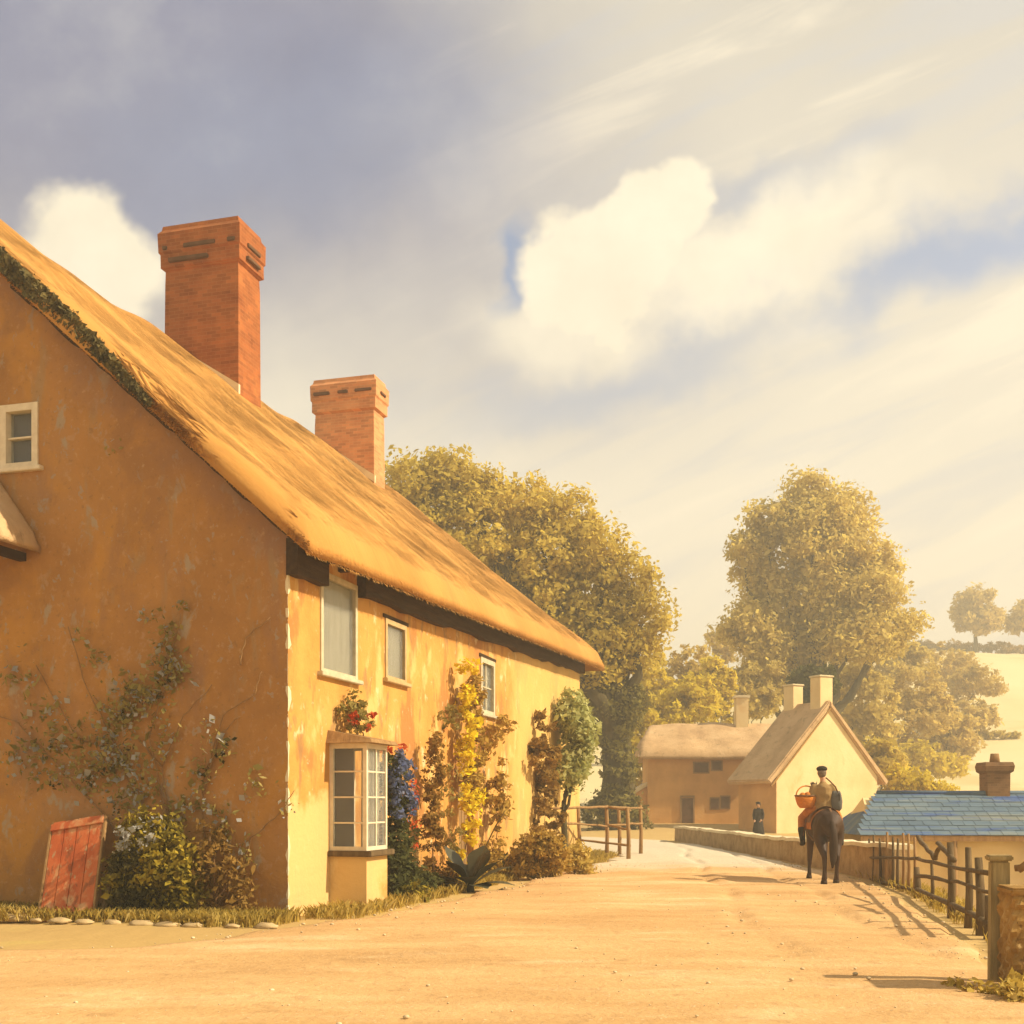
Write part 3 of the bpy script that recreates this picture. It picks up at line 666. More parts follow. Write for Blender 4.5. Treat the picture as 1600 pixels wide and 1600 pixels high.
def straws(name, parent, data, n, m, seed, L=(.25, .6), wd=.012, wlim=None, fringe=0):
    """loose straws lying down the slope; a fringe hangs at the eave and the near verge"""
    g = np.random.default_rng(seed); ts, ws, Zt, Zu = data
    def zt(t, w):
        fi = np.clip((t - ts[0]) / (ts[1] - ts[0]), 0, len(ts) - 1.001); fj = np.clip((w - ws[0]) / (ws[1] - ws[0]), 0, len(ws) - 1.001)
        i, j = fi.astype(int), fj.astype(int); a, b = fi - i, fj - j
        return Zt[i, j] * (1 - a) * (1 - b) + Zt[i + 1, j] * a * (1 - b) + Zt[i, j + 1] * (1 - a) * b + Zt[i + 1, j + 1] * a * b
    wl = wlim or (ws[0], ws[-1])
    t = g.uniform(ts[0], ts[-1], n); w = g.uniform(wl[0], wl[1], n)
    l = g.uniform(*L, n); sgn = np.where(w < (ws[0] + ws[-1]) / 2, 1., -1.)
    dt = g.normal(0, .12, n) * l; dw = sgn * l * .72
    lift = g.uniform(.001, .006, n)
    A = np.stack([t, w, zt(t, w) + lift], 1)                               # lower end sticks out a little
    B = np.stack([t + dt, w + dw, zt(t + dt, w + dw) + .002], 1)
    s = np.zeros((n, 3)); s[:, 0] = wd * g.uniform(.6, 1.6, n)
    V = np.stack([A - s, A + s, B + s * .6, B - s * .6], 1)
    if fringe:
        k = fringe; t = g.uniform(ts[0], ts[-1], k); e = g.random(k)
        zt0 = zt(t, np.full(k, ws[0])); zu0 = np.interp(t, ts, Zu[:, 0])
        z = zu0 + (zt0 - zu0) * e; l = g.uniform(.03, .09, k)
        A = np.stack([t, np.full(k, ws[0] + .03), z], 1); D = np.stack([g.normal(0, .2, k), -g.uniform(.25, .7, k), -g.uniform(.3, 1, k)], 1) * l[:, None]
        s = np.zeros((k, 3)); s[:, 0] = .010
        V2 = np.stack([A - s, A + s, A + D + s * .4, A + D - s * .4], 1)
        w = g.uniform(ws[0], (ws[0] + ws[-1]) / 2 + .2, k); e = g.random(k)
        zt1 = zt(np.full(k, ts[0]), w); zu1 = np.interp(w, ws, Zu[0]); z = zu1 + (zt1 - zu1) * e
        A = np.stack([np.full(k, ts[0] + .03), w, z], 1); l = g.uniform(.03, .09, k)
        D = np.stack([-g.uniform(.4, 1, k), g.normal(-.25, .25, k), -g.uniform(.1, .7, k)], 1) * l[:, None]
        s = np.zeros((k, 3)); s[:, 1] = .008; s[:, 2] = -.006
        V3 = np.stack([A - s, A + s, A + D + s * .4, A + D - s * .4], 1)
        V = np.concatenate([V, V2, V3])
    return np_mesh(name, V.reshape(-1, 3), 4, m, parent)
straws('loose_straw', roof, RD, 30000, M['straw'], 8, wlim=(-OV, HALF + .6), fringe=8000, wd=.010)
# dark mossy roll along the upper part of the near verge
g_ = np.random.default_rng(12); n_ = 12000
w_ = np.interp(g_.random(n_), [0, .25, 1], [1.9, 2.9, 7.4]); t_ = -.44 + np.abs(g_.normal(0, .09, n_))
z_ = roof_under(t_, w_) + .06 + g_.random(n_) * .34 * np.interp(w_, [1.9, 3.2, 7.4], [.25, 1, .8])
moss_ = np_mesh('moss', leaf_quads(g_, np.stack([t_ - .05 * g_.random(n_), w_, z_], 1), .045, 0), 4, M['moss'], roof)
def chimney(t0, t1, w0, w1, zb, zt, m, bands, label, pots=0):
    mb = MB(); rng = random.Random(int(t0 * 10))
    V = []; sec = [(zb, 0.0), (zt - 1.25, -.02), (zt - .95, -.03), (zt - .9, .045), (zt - .62, .045), (zt - .58, .075), (zt - .18, .085), (zt - .1, .02), (zt, .0)]
    # stack with slightly leaning, worn sides
    for z, e in sec:
        sh = .02 * math.sin(z * 2.1)
        V += [(t0 - e + sh, w0 - e, z), (t1 + e + sh, w0 - e, z), (t1 + e + sh, w1 + e, z), (t0 - e + sh, w1 + e, z)]
    Fc = []
    for i in range(len(sec) - 1):
        for j in range(4): Fc.append((4 * i + j, 4 * i + (j + 1) % 4, 4 * i + 4 + (j + 1) % 4, 4 * i + 4 + j))
    k = 4 * (len(sec) - 1); Fc.append((k, k + 1, k + 2, k + 3))
    mb.add(V, Fc); c = mb.build('chimney', m, roof); c['label'] = label
    b = MB()
    for (z, a0, a1) in bands:       # sooty projecting courses on the near face and a few holes on the lit face
        L = w1 - w0; b.box(t0 - .115, t0 + .06, w1 - L * a1, w1 - L * a0, z - .04, z + .04, jit=.008)
        b.box(t0 + .25, t1 - .2, w0 - .115, w0 + .06, z - .035, z + .035, jit=.008)
    b.build('brick_course', M['soot'], c, bevel=.01)
    p = MB(); p.box(t0 + .1, t1 - .1, w0 + .1, w1 - .1, zt - .05, zt + .03); p.build('flue', M['soot'], c)
    fl = MB()
    fl.add([(t0 - .06, w0 - .04, float(roof_under(np.array(t0), np.array(w0))) + .42), (t0 - .06, w1, float(roof_under(np.array(t0), np.array(w1))) + .44), (t0 - .06, w1, float(roof_under(np.array(t0), np.array(w1))) + .62), (t0 - .06, w0 - .04, float(roof_under(np.array(t0), np.array(w0))) + .62),
            (t0 + .01, w0 - .04, float(roof_under(np.array(t0), np.array(w0))) + .42), (t0 + .01, w1, float(roof_under(np.array(t0), np.array(w1))) + .44), (t0 + .01, w1, float(roof_under(np.array(t0), np.array(w1))) + .62), (t0 + .01, w0 - .04, float(roof_under(np.array(t0), np.array(w0))) + .62)],
           [(0, 1, 2, 3), (3, 2, 6, 7), (0, 3, 7, 4), (1, 5, 6, 2), (4, 7, 6, 5), (0, 4, 5, 1)])
    fl.build('flashing', M['coping'], c)
    return c
chimney(7.4, 8.4, 4.85, 6.65, 9.2, 14.05, M['brick'], [(13.55, .30, .72), (13.55, .88, .98), (13.28, .10, .62), (13.55, .02, .08)], 'tall dark red brick chimney nearest the gable')
chimney(14.8, 15.6, 4.8, 6.6, 9.2, 13.35, M['brickpale'], [(12.93, .02, .28), (12.93, .42, .58), (12.93, .70, .97)], 'shorter pink brick chimney near the far end')

# small hipped thatched hood on the gable
def hood():
    w0, w1, zb, zt, pr = 4.02, 7.0, 5.30, 6.35, .95
    def zf(T, W):
        return np.minimum(zb + (T + pr) * (zt - zb) / pr, np.minimum(zb + (W - w0) * 1.35, zb + (w1 - W) * 1.35))
    h, _ = thatch('porch_hood', house, -pr, -.01, w0, w1, zf, .22, M['oldthatch'], .07, .12, .02, 9)
    h['label'] = 'small weathered thatched hood on the gable wall'
    b = MB(); b.box(-pr + .1, 0, w0 + .25, w0 + .37, zb - .10, zb + .02); b.box(-pr + .1, 0, w1 - .37, w1 - .25, zb - .10, zb + .02)
    b.box(-pr + .1, -pr + .2, w0 + .37, w1 - .37, zb - .09, zb + .01)
    b.build('bracket', M['beam_and_shade'], h)
hood()

# rafter feet in the dark under the eave
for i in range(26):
    t = .2 + i * .74; rf = MB(); rf.box(t, t + .09, -.42, 0, zE(t) + .10, zE(t) + .22); rf.build('rafter_foot', M['beam_and_shade'], house)

# ------------------------------------------------------------------ plants and things round the big cottage
def local_plant(name, label, cat, t, w, z=0., group=None, base=None):
    return empty(name, base if base is not None else hw(t, w, z), ROTZ, label, cat, group)

# climbing rose spread over the gable
def climber():
    root = local_plant('climbing_rose', 'sparse climbing rose with pale blossom spread over the shaded gable wall', 'climber', 0, 2.6)
    rng = random.Random(31); g = np.random.default_rng(31)
    def gp(px, py, off=-.06):      # point on the gable plane, local to root
        a = (px - 800) / F; w = (a * HC.y - HC.x) / (WV.x - a * WV.y)
        y = HC.y + WV.y * w
        return Vector((off, w - 2.6, EYE - (py - HOR) / F * y))
    st = MB()
    paths = [[(300, 1432), (275, 1330), (255, 1200), (290, 1120), (333, 1070)], [(262, 1432), (235, 1300), (190, 1180), (140, 1080), (110, 980)],
             [(330, 1432), (320, 1330), (318, 1230), (350, 1120), (400, 1085), (412, 1050)], [(220, 1432), (180, 1290), (90, 1190), (30, 1130), (-20, 1110)],
             [(290, 1432), (265, 1280), (235, 1150), (265, 1060), (285, 960)], [(340, 1432), (372, 1380), (395, 1310), (440, 1270), (462, 1235)], [(320, 1240), (345, 1150), (378, 1120)], [(378, 1040), (385, 1000), (425, 965)],
             [(255, 1200), (200, 1130), (150, 1090)], [(190, 1180), (120, 1150), (60, 1040)]]
    for P in paths:
        Q = [gp(*p, off=-.03 - .03 * rng.random()) for p in P]; k = len(Q)
        # smooth
        S = []
        for i in range(k - 1):
            for j in range(5):
                q = Q[i].lerp(Q[i + 1], j / 5); q += Vector((0, rng.uniform(-.02, .02), rng.uniform(-.02, .02))); S.append(q)
        S.append(Q[-1]); n = len(S)
        st.tube(S, [.011 * (1 - .8 * i / n) + .003 for i in range(n)], 6)
    st.build('stem', M['palestem'], root, True, fix=False)
    blobs = [(290, 950, 12, 10, 25), (265, 1000, 22, 35, 160), (270, 1045, 28, 25, 220), (225, 1085, 45, 30, 330), (200, 1120, 40, 28, 240), (160, 1170, 40, 40, 220), (190, 1190, 30, 40, 200), (140, 1215, 35, 30, 150),
             (75, 1130, 40, 45, 130), (45, 1060, 30, 30, 40), (60, 1180, 35, 35, 120), (110, 1170, 30, 40, 110), (230, 1210, 40, 35, 170), (260, 1150, 25, 35, 110), (210, 1250, 40, 25, 160), (80, 1215, 40, 20, 70),
             (155, 1030, 18, 18, 50), (235, 965, 14, 14, 25), (345, 1165, 26, 25, 70), (320, 1210, 24, 24, 70), (400, 1225, 20, 25, 50), (350, 1290, 25, 30, 80), (385, 1330, 22, 30, 60), (300, 1260, 40, 25, 150), (455, 1260, 14, 16, 24), (130, 990, 14, 14, 20), (20, 1180, 16, 22, 24), (15, 1055, 16, 12, 24), (180, 700, 10, 20, 12), (330, 1130, 14, 14, 22)]
    L = []; B = []
    for (px, py, rx, ry, n) in blobs:
        for k in range(int(n * .8)):
            q = gp(px + g.normal() * rx * .55, py + g.normal() * ry * .55, -.05 - .10 * g.random()); (B if g.random() < .26 else L).append(q)
    np_mesh('foliage', leaf_quads(g, np.array(L), .042, 0), 4, M['rose'], root)
    np_mesh('blossom', leaf_quads(g, np.array(B), .04, 0, .8), 4, M['paleblossom'], root)
    D = []
    for (px, py) in [(200, 1115), (232, 1098), (268, 1070), (255, 1085), (195, 1190), (205, 1170), (172, 1205), (145, 1222), (350, 1180), (362, 1160), (320, 1205), (203, 1298), (330, 1212), (92, 1160), (90, 1228), (190, 1270), (255, 1300)]:
        D += [gp(px + g.normal() * 5, py + g.normal() * 4, -.12) for _ in range(9)]
    np_mesh('withered_foliage', leaf_quads(g, np.array(D), .035, 0), 4, M['darkleaf'], root)
climber()

def bushy(name, label, cat, base, ells, n, size, m, seed, clump=.22, stems=3, sr=.02, blossom=None, group=None, per=30, rot=0, shell=.5, zmin=.02):
    root = empty(name, base, rot, label, cat, group); rng = random.Random(seed)
    foliage('foliage', ells, n, size, m, root, seed, clump, per, zmin, shell)
    st = MB()
    for i in range(stems):
        e = ells[i % len(ells)]
        limb(st, (rng.uniform(-.08, .08), rng.uniform(-.08, .08), -.05), (e[0], e[1], e[2] + e[5] * .3), sr, sr * .3, rng, .12)
    st.build('stem', M['twig'], root, True, fix=False)
    if blossom:
        for (bn, bm, bel, k, bs, sd) in blossom: foliage(bn, bel, k, bs, bm, root, sd, clump * .7, 12, None, .75)
    return root
# mixed green shrub against the gable
def gw(px):
    a = (px - 800) / F; return (a * HC.y - HC.x) / (WV.x - a * WV.y)
wS = gw(272)
bushy('leafy_shrub', 'round yellow and green leafy shrub growing against the gable beside the red board', 'shrub', hw(-.42, wS),
      [(0, 0, .55, .38, .62, .5), (0, .3, .85, .3, .42, .4), (-.05, -.25, .8, .3, .42, .38), (0, .1, 1.25, .24, .45, .28), (0, .45, .4, .3, .3, .35), (0, -.45, .4, .3, .28, .35)], 7500, .042, M['shrub'], 41, .2, 6, .02,
      [('blossom', M['paleblossom'], [(-.15, .2, 1.15, .3, .4, .25), (-.2, .15, .85, .25, .2, .15)], 260, .04, 5), ('dark_leaf', M['darkleaf'], [(-.1, .35, .7, .32, .25, .3), (-.1, .3, .3, .3, .4, .2)], 1500, .042, 6)], rot=ROTZ)
wS = gw(360)
bushy('withered_shrub', 'withered brown shrub leaning on the gable near the street corner', 'shrub', hw(-.3, wS),
      [(0, .2, .45, .25, .35, .4), (0, -.15, .7, .22, .3, .5), (0, .15, 1.05, .16, .2, .3), (0, -.4, .3, .2, .2, .25)], 1300, .04, M['brownleaf'], 42, .2, 8, .018, rot=ROTZ)

# red board leaning on the gable
def red_board():
    root = empty('leaning_board', hw(-.90, 2.92, .0), ROTZ, 'worn red painted plank hatch leaning against the gable wall', 'board')
    Mx = Matrix.Rotation(R(26), 4, 'Y') @ Matrix.Rotation(R(-10), 4, 'X')
    b = MB(); rng = random.Random(3)
    for i in range(4):
        y0 = -.41 + i * .205; b.box(-.02, .02, y0 + .004, y0 + .201, 0, 1.55 + rng.uniform(-.012, .012), mx=Mx)
    b.build('panel', M['redpaint'], root, bevel=.004)
    b = MB(); b.box(-.052, -.022, -.42, .42, 1.40, 1.51, mx=Mx); b.build('batten', M['redpaint'], root, bevel=.006); b = MB(); b.box(-.050, -.022, -.42, .42, .06, .17, mx=Mx); b.build('batten', M['redpaint'], root, bevel=.006)
    for y in (.413, -.448):
        b = MB(); b.box(-.03, .03, y, y + .035, 0, 1.53, mx=Mx); b.build('edge_strip', M['palewood'], root, bevel=.005)
    b = MB(); b.tube([(.03, -.54, 0), (.35, -.52, .66), (.62, -.49, 1.22)], [.035, .032, .03], 8); b.tube([(.12, -.60, 0), (.5, -.56, 1.0)], .022, 8); b.build('prop', M['oldwood'], root, True)
red_board()

# plants along the street wall
t = 2.75
bushy('flowering_climber', 'tall climber with blue and red flowers beside the bay window', 'climber', hw(3.1, -.42),
      [(.1, 0, .35, .5, .3, .5), (.15, .05, .9, .4, .26, .5), (.1, .1, 1.5, .35, .22, .45), (.05, .15, 2.1, .32, .2, .4)], 5200, .045, M['ivy'], 51, .16, 5, .02,
      [('blue_blossom', M['blueblossom'], [(.0, -.05, 2.1, .36, .2, .35), (.05, -.08, 1.6, .34, .2, .3)], 1100, .04, 7), ('red_blossom', M['redblossom'], [(.3, -.05, 1.75, .2, .2, .2), (.42, 0, 1.25, .14, .2, .45), (-.1, 0, 2.5, .2, .2, .1)], 330, .036, 8)], rot=ROTZ)
bushy('geranium', 'small red flowered plant trailing on top of the bay window canopy', 'plant', hw(1.85, -.25, 2.66),
      [(0, 0, .22, .4, .18, .22), (.1, .08, .5, .28, .14, .25), (-.2, .1, .3, .2, .1, .2)], 620, .04, M['rose'], 52, .12, 4, .012,
      [('red_blossom', M['redblossom'], [(0, -.1, .3, .4, .15, .25)], 90, .04, 9)], rot=ROTZ)
def column_plant(name, label, t, w, h, r, m, seed, n, size, group=None, taper=.6, cat='climber', bl=None):
    E = []; k = max(4, int(h / .45)); rng = random.Random(seed)
    for i in range(k):
        f = i / (k - 1); q = r * (1 - taper * f) * rng.uniform(.45, 1.55)
        E.append((rng.uniform(-.5, .5) * r, rng.uniform(-.05, .08), .2 + f * (h - .4), q, q * .6 + .05, h / k * .75))
    return bushy(name, label, cat, hw(t, w), E, n, size, m, seed, .16, 3, .018, bl, group, 30, ROTZ)
column_plant('hollyhock', 'thin dark hollyhock spire standing against the orange street wall', tw(680, -.35), -.35, 2.75, .34, M['brownleaf'], 61, 2600, .045, taper=.75, cat='plant')
column_plant('laburnum', 'bright yellow flowering laburnum trained up the street wall', tw(732, -.35), -.35, 4.35, .24, M['yellowblossom'], 62, 2600, .05, taper=.2, cat='climber',
             bl=[('leaf', M['tanleaf'], [(.35, 0, 3.6, .3, .2, .6), (.5, 0, 2.6, .35, .2, .6), (.3, 0, 1.9, .3, .2, .5)], 2200, .05, 12)])
column_plant('wall_creeper', 'olive brown creeper hanging on the wall past the yellow laburnum', tw(778, -.3), -.3, 3.4, .40, M['tanleaf'], 63, 1900, .055, taper=-.1)
column_plant('trailing_vine', 'thin straggling vine climbing between the bay window and the yellow laburnum', tw(705, -.2), -.2, 3.6, .28, M['rose'], 66, 620, .045, taper=-.4)
column_plant('ivy', 'dark russet ivy covering the far end of the street wall', tw(852, -.3), -.3, 3.9, .72, M['brownleaf'], 64, 3800, .07, taper=-.05)
G0 = 'low plants along the foot of the street wall'
for i, (px, w, h, m, lb) in enumerate([(664, -.5, .55, 'ivy', 'low dark green plant at the foot of the wall right beside the blue flowered climber'), (700, -.42, .45, 'brownleaf', 'low russet plant at the foot of the thin hollyhock spire'),
                                       (762, -.45, .75, 'tanleaf', 'olive tan plant behind the broad paddle leaved plant'), (797, -.45, .6, 'darkleaf', 'dark low plant behind the rounded tan bush at the wall foot'), (640, -.62, .35, 'shrub', 'small yellow green plant on the grass below the blue flowered climber')]):
    bushy('border_plant', lb, 'plant', hw(tw(px, w), w), [(0, 0, h * .45, .22, .3, h * .5), (.15, .1, h * .3, .2, .2, h * .35), (-.2, 0, h * .35, .2, .2, h * .4)], 1300, .045, M[m], 90 + i, .14, 5, .01, group=G0, rot=ROTZ)
# broad leaved plant
def agave():
    t, w = tw(735, -1.0), -1.0
    root = empty('broad_leaf_plant', hw(t, w), 0, 'dark plant with broad paddle leaves at the foot of the street wall', 'plant'); rng = random.Random(9)
    SCL = 1.6
    lv = [(-165, 25, .62), (-140, 50, .55), (175, 12, .5), (-60, 12, .4), (15, 35, .62), (40, 62, .60), (70, 55, .75), (-20, 15, .55), (110, 45, .5), (-100, 30, .45), (5, 70, 1.25), (150, 60, .7), (-30, 48, .55)]
    for (az, el, L) in [(a_, e_, l_ * SCL) for a_, e_, l_ in lv]:
        mb = MB(); N = 9; V = []; d = Vector((math.cos(R(az)) , math.sin(R(az)) * .8, 0)); side = Vector((-d.y, d.x, 0)).normalized()
        for i in range(N + 1):
            s = i / N; e = R(el) - s * s * .55
            p = d * (L * s * math.cos(R(el))) + Vector((0, 0, .10 + L * s * math.sin(R(el)) - L * .22 * s * s))
            wd = .19 * (.25 + math.sin(min(s * 1.08, 1) ** 1.7 * math.pi) * .95) if i < N else .02
            cup = .03 * math.sin(s * math.pi)
            V += [p - side * wd + Vector((0, 0, cup)), p, p + side * wd + Vector((0, 0, cup))]
        Fc = []
        for i in range(N):
            a = 3 * i; Fc += [(a, a + 3, a + 4, a + 1), (a + 1, a + 4, a + 5, a + 2)]
        mb.add(V, Fc); mb.build('leaf', M['agave'], root, True, fix=False)
    s = MB(); s.tube([(0, 0, -.05), (0, 0, .16)], [.09, .05], 8); s.build('stem', M['agave'], root, True)
agave()
p = at(850, 1382, 24.0); p.z = 0
bushy('round_bush', 'low rounded tan bush at the road edge before the fence', 'bush', p, [(-.15, 0, .52, .52, .5, .5), (.2, .1, .5, .45, .5, .48), (0, -.1, .72, .4, .4, .32), (-.4, 0, .3, .3, .3, .3)], 5200, .045, M['tanleaf'], 71, .18, 5, .025)
p = at(900, 1372, 25.2); p.z = 0
bushy('pale_bush', 'small pale yellow bush just right of the rounded tan bush', 'bush', p, [(0, 0, .35, .28, .3, .35), (.05, 0, .6, .2, .2, .25), (.25, 0, .2, .2, .2, .2)], 1500, .045, M['grass'], 72, .16, 4, .02)
# rounded small tree at the far corner of the cottage
Yt = 31.5
tree('small_tree', 'pale green small rounded tree standing at the far corner of the thatched cottage', 'tree', [(893, 1120, 26, 45), (900, 1175, 24, 50), (888, 1205, 25, 38), (908, 1140, 18, 35)], Yt, 880, 0., 5200, .075, M['mintleaf'], 73, .09, .32, forkz=1.4, per=35)

# grass and stones along the verges
def verge_grass():
    g = np.random.default_rng(77); P = []
    for _ in range(2400):                                # along the gable
        w = g.uniform(-.3, 6.5); tt = -g.uniform(.1, 1.25) - .15 * math.sin(w * 2); P.append(hw(tt, w))
    for _ in range(2200):                                # along the street wall
        tt = g.uniform(0, 19); P.append(hw(tt, -g.uniform(.15, .95)))
    for _ in range(900):                                # right-hand verge
        y = g.uniform(7.2, 12.4); x = float(fence_x(y)) + abs(g.normal(0, .3)) - .05; P.append(Vector((x, y, float(ground_z(x, y)))))
    for _ in range(420):
        y = g.uniform(12.4, 25); x = float(fence_x(y)) + g.uniform(-.06, .5); P.append(Vector((x, y, float(ground_z(x, y)))))
    for _ in range(2600):                                # bank under the left fence
        y = g.uniform(26, 40); x = float(road_left(y)) - abs(g.normal(0, 1.3)) - .1; P.append(Vector((x, y, float(ground_z(x, y)))))
    C = np.array([tuple(p) for p in P]); B = 5
    C = np.repeat(C, B, 0) + g.normal(0, .035, (len(C) * B, 3)) * np.array([1, 1, 0]); n = len(C)
    h = g.uniform(.05, .20, n)[:, None]; a = g.uniform(0, 6.28, n); d = np.stack([np.cos(a), np.sin(a), np.zeros(n)], 1)
    s = np.stack([-np.sin(a), np.cos(a), np.zeros(n)], 1) * .006
    bend = d * h * g.uniform(.1, .8, n)[:, None]; upv = np.array([0, 0, 1.]) * h
    V = np.stack([C - s, C + s, C + bend * .35 + upv * .65 + s * .7, C + bend + upv, C + bend * .35 + upv * .65 - s * .7], 1)
    o = np_mesh('grass', V.reshape(-1, 3), 5, M['grass']); tag(o, 'dry yellow grass fringing the road verges', 'grass', kind='stuff')
verge_grass()
def pebbles():
    g = random.Random(8); mb = MB()
    for _ in range(1300):
        y = g.uniform(7, 30); l, r = float(road_left(y)), float(road_right(y)); l = max(l, -9)
        x = g.uniform(l, r) if g.random() < .5 else (l + abs(g.gauss(0, .35)) if g.random() < .5 else r - abs(g.gauss(0, .35)))
        s = g.uniform(.005, .012) if g.random() < .85 else g.uniform(.014, .028); mb.ball((x, y, float(ground_z(x, y)) + .072 + s * .1), (s, s * g.uniform(.7, 1), s * .6), 6, 4)
    o = mb.build('gravel', M['stone'], None, True, fix=False); tag(o, 'small loose stones scattered over the sandy road', 'gravel', kind='stuff')
pebbles()
def kerb_stones():
    g = random.Random(18)
    for i in range(17):
        w = -.25 + i * .42 + g.uniform(-.08, .08); s = g.uniform(.07, .19)
        mb = MB(); mb.ball((0, 0, 0), (s * .8, s * 1.2, s * .34), 9, 6)
        mb.v = [(x + g.uniform(-.02, .02), y + g.uniform(-.02, .02), z + g.uniform(-.012, .012)) for x, y, z in mb.v]
        o = mb.build('edging_stone', M['tanstone'], None, True, fix=False); o.location = hw(-1.22 - .12 * math.sin(w * 1.3) - .15 * g.random(), w, .02); o.rotation_euler = (0, 0, ROTZ + g.uniform(-.4, .4))
        tag(o, 'pale rough stone in the edging row along the gable verge', 'stone', 'edging stones along the gable verge')
kerb_stones()
p = hw(-1.0, gw(8)); 
bushy('yellow_flower', 'low clump of bright yellow flowers on the verge at the picture edge', 'flower', p, [(0, 0, .12, .1, .16, .12)], 420, .03, M['yellowblossom'], 81, .1, 3, .008)

# ------------------------------------------------------------------ fences
def rail(mb, a, b, r, rng, n=6, wob=.015):
    P = []
    for i in range(n + 1):
        q = Vector(a).lerp(Vector(b), i / n); q += Vector([rng.uniform(-wob, wob) for _ in range(3)]); P.append(q)
    mb.tube(P, [(r * rng.uniform(.85, 1.1), r * rng.uniform(.7, 1.0)) for _ in P], 7)
def left_fence():
    base = at(930, 1330, 33); base.z = 0
    root = empty('wooden_fence', base, 0, 'rustic brown post and rail fence on the bank left of the road', 'fence'); rng = random.Random(4)
    def q(px, py, Y): return at(px, py, Y) - base
    posts = [(858, 1255, 1300, 31), (905, 1260, 1318, 33), (948, 1258, 1330, 33.5), (968, 1262, 1318, 35), (982, 1262, 1345, 32), (1001, 1258, 1322, 35)]
    for (px, y0, y1, Y) in posts:
        mb = MB(); a = q(px + rng.uniform(-2, 2), y0, Y); b = q(px, y1, Y); b.z = min(b.z, -.0) - .15
        mb.tube([b, b.lerp(a, .5) + Vector((.02, 0, 0)), a], [.062, .055, .05], 8); mb.build('post', M['palewood'], root, True)
    for (a, b) in [((856, 1263, 31), (950, 1261, 33.4)), ((950, 1261, 33.4), (1004, 1263, 35)), ((856, 1284, 31), (950, 1291, 33.4)), ((950, 1290, 33.4), (1004, 1286, 35)), ((900, 1312, 33), (985, 1322, 32.2)), ((948, 1261, 33.5), (984, 1266, 32)), ((950, 1290, 33.5), (984, 1296, 32))]:
        mb = MB(); rail(mb, q(*a), q(*b), .038, rng); mb.build('rail', M['palewood'], root, True)
left_fence()
def right_fence():
    base = Vector((6.9, 20, 0)); root = empty('rustic_fence', base, 0, 'crooked dark picket and rail fence along the right edge of the road', 'fence'); rng = random.Random(6)
    def fx(y): return float(fence_x(y))
    def depth(px):                      # distance of the fence line in picture column px
        ysr = np.linspace(10.5, 26, 400); c = 800 + F * fence_x(ysr) / ysr
        return float(np.interp(-px, -c, ysr))
    def P(px, py):
        Y = depth(px); return at(px, py, Y) - base
    # close pickets of the far bay
    x = 1357
    while x < 1436:
        mb = MB(); top = P(x + rng.uniform(-2, 2), 1303 + rng.uniform(-6, 10)); bt = P(x, 1385 + (x - 1357) * .2); bt.z = min(bt.z, -.02) - .1
        mb.tube([bt, bt.lerp(top, .5) + Vector((rng.uniform(-.02, .02), 0, 0)), top], [.032, .03, .022], 6)
        mb.build('picket', M['oldwood'] if rng.random() < .5 else M['palewood'], root, True); x += rng.uniform(7.5, 12)
    # posts of the open bays
    for (px, y0, y1, r) in [(1433, 1355, 1402, .06), (1455, 1350, 1410, .03), (1486, 1316, 1425, .055), (1512, 1324, 1440, .05), (1532, 1340, 1462, .06), (1541, 1400, 1475, .05)]:
        mb = MB(); a = P(px + rng.uniform(-4, 4), y0); b = P(px, y1); b.z = min(b.z, 0.02) - .12; mb.tube([b, b.lerp(a, .5) + Vector((.02, 0, 0)), a], [r * 1.1, r, r * .8], 8); mb.build('post', M['oldwood'], root, True)
    for (a, b, r) in [((1357, 1340), (1436, 1342), .03), ((1357, 1372), (1432, 1392), .032), ((1430, 1342), (1549, 1366), .035), ((1432, 1368), (1486, 1377), .035), ((1486, 1376), (1552, 1395), .03), ((1432, 1388), (1545, 1442), .045), ((1434, 1308), (1460, 1340), .04), ((1461, 1343), (1469, 1320), .035), ((1466, 1318), (1492, 1345), .04)]:
        mb = MB(); rail(mb, P(*a), P(*b), r, rng); mb.build('rail', M['oldwood'], root, True)
right_fence()
def gate_and_post():
    # stout squared post at the right edge with a boarded gate hung beyond it
    b = at(1561, 1545, 10.0); b.z = float(ground_z(b.x, b.y))
    root = empty('gate_post', b, R(-12), 'stout squared olive wooden post with a cap at the right edge of the picture', 'post')
    mb = MB(); mb.add([(-.085, -.085, -.3), (.085, -.085, -.3), (.085, .085, -.3), (-.085, .085, -.3), (-.075, -.075, 1.10), (.075, -.075, 1.10), (.075, .075, 1.10), (-.075, .075, 1.10)], [(0, 1, 5, 4), (1, 2, 6, 5), (2, 3, 7, 6), (3, 0, 4, 7), (4, 5, 6, 7)])
    mb.build('shaft', M['postwood'], root, bevel=.012)
    mb = MB(); mb.box(-.10, .10, -.10, .10, 1.102, 1.15); mb.build('cap', M['postwood'], root, bevel=.012)
    g0 = b + Vector((.14, -.02, 0)); rt = empty('field_gate', g0, R(-9), 'pole gate with sloping braces hung beyond the olive post at the right edge', 'gate'); rng = random.Random(2)
    for a, b_, r, nm in (((-.02, 0, 1.05), (1.25, 0, 1.03), .035, 'rail'), ((-.02, 0, .30), (1.25, 0, .28), .035, 'rail'), ((.0, -.02, 1.02), (.62, -.02, 1.42), .04, 'brace'), ((.62, -.02, 1.42), (1.25, -.02, 1.06), .04, 'brace'), ((.62, 0, .06), (.62, 0, 1.42), .038, 'stile'), ((1.25, 0, -.3), (1.25, 0, 1.15), .048, 'stile')):
        mb = MB(); rail(mb, a, b_, r, rng); mb.build(nm, M['palewood'], rt, True)
gate_and_post()
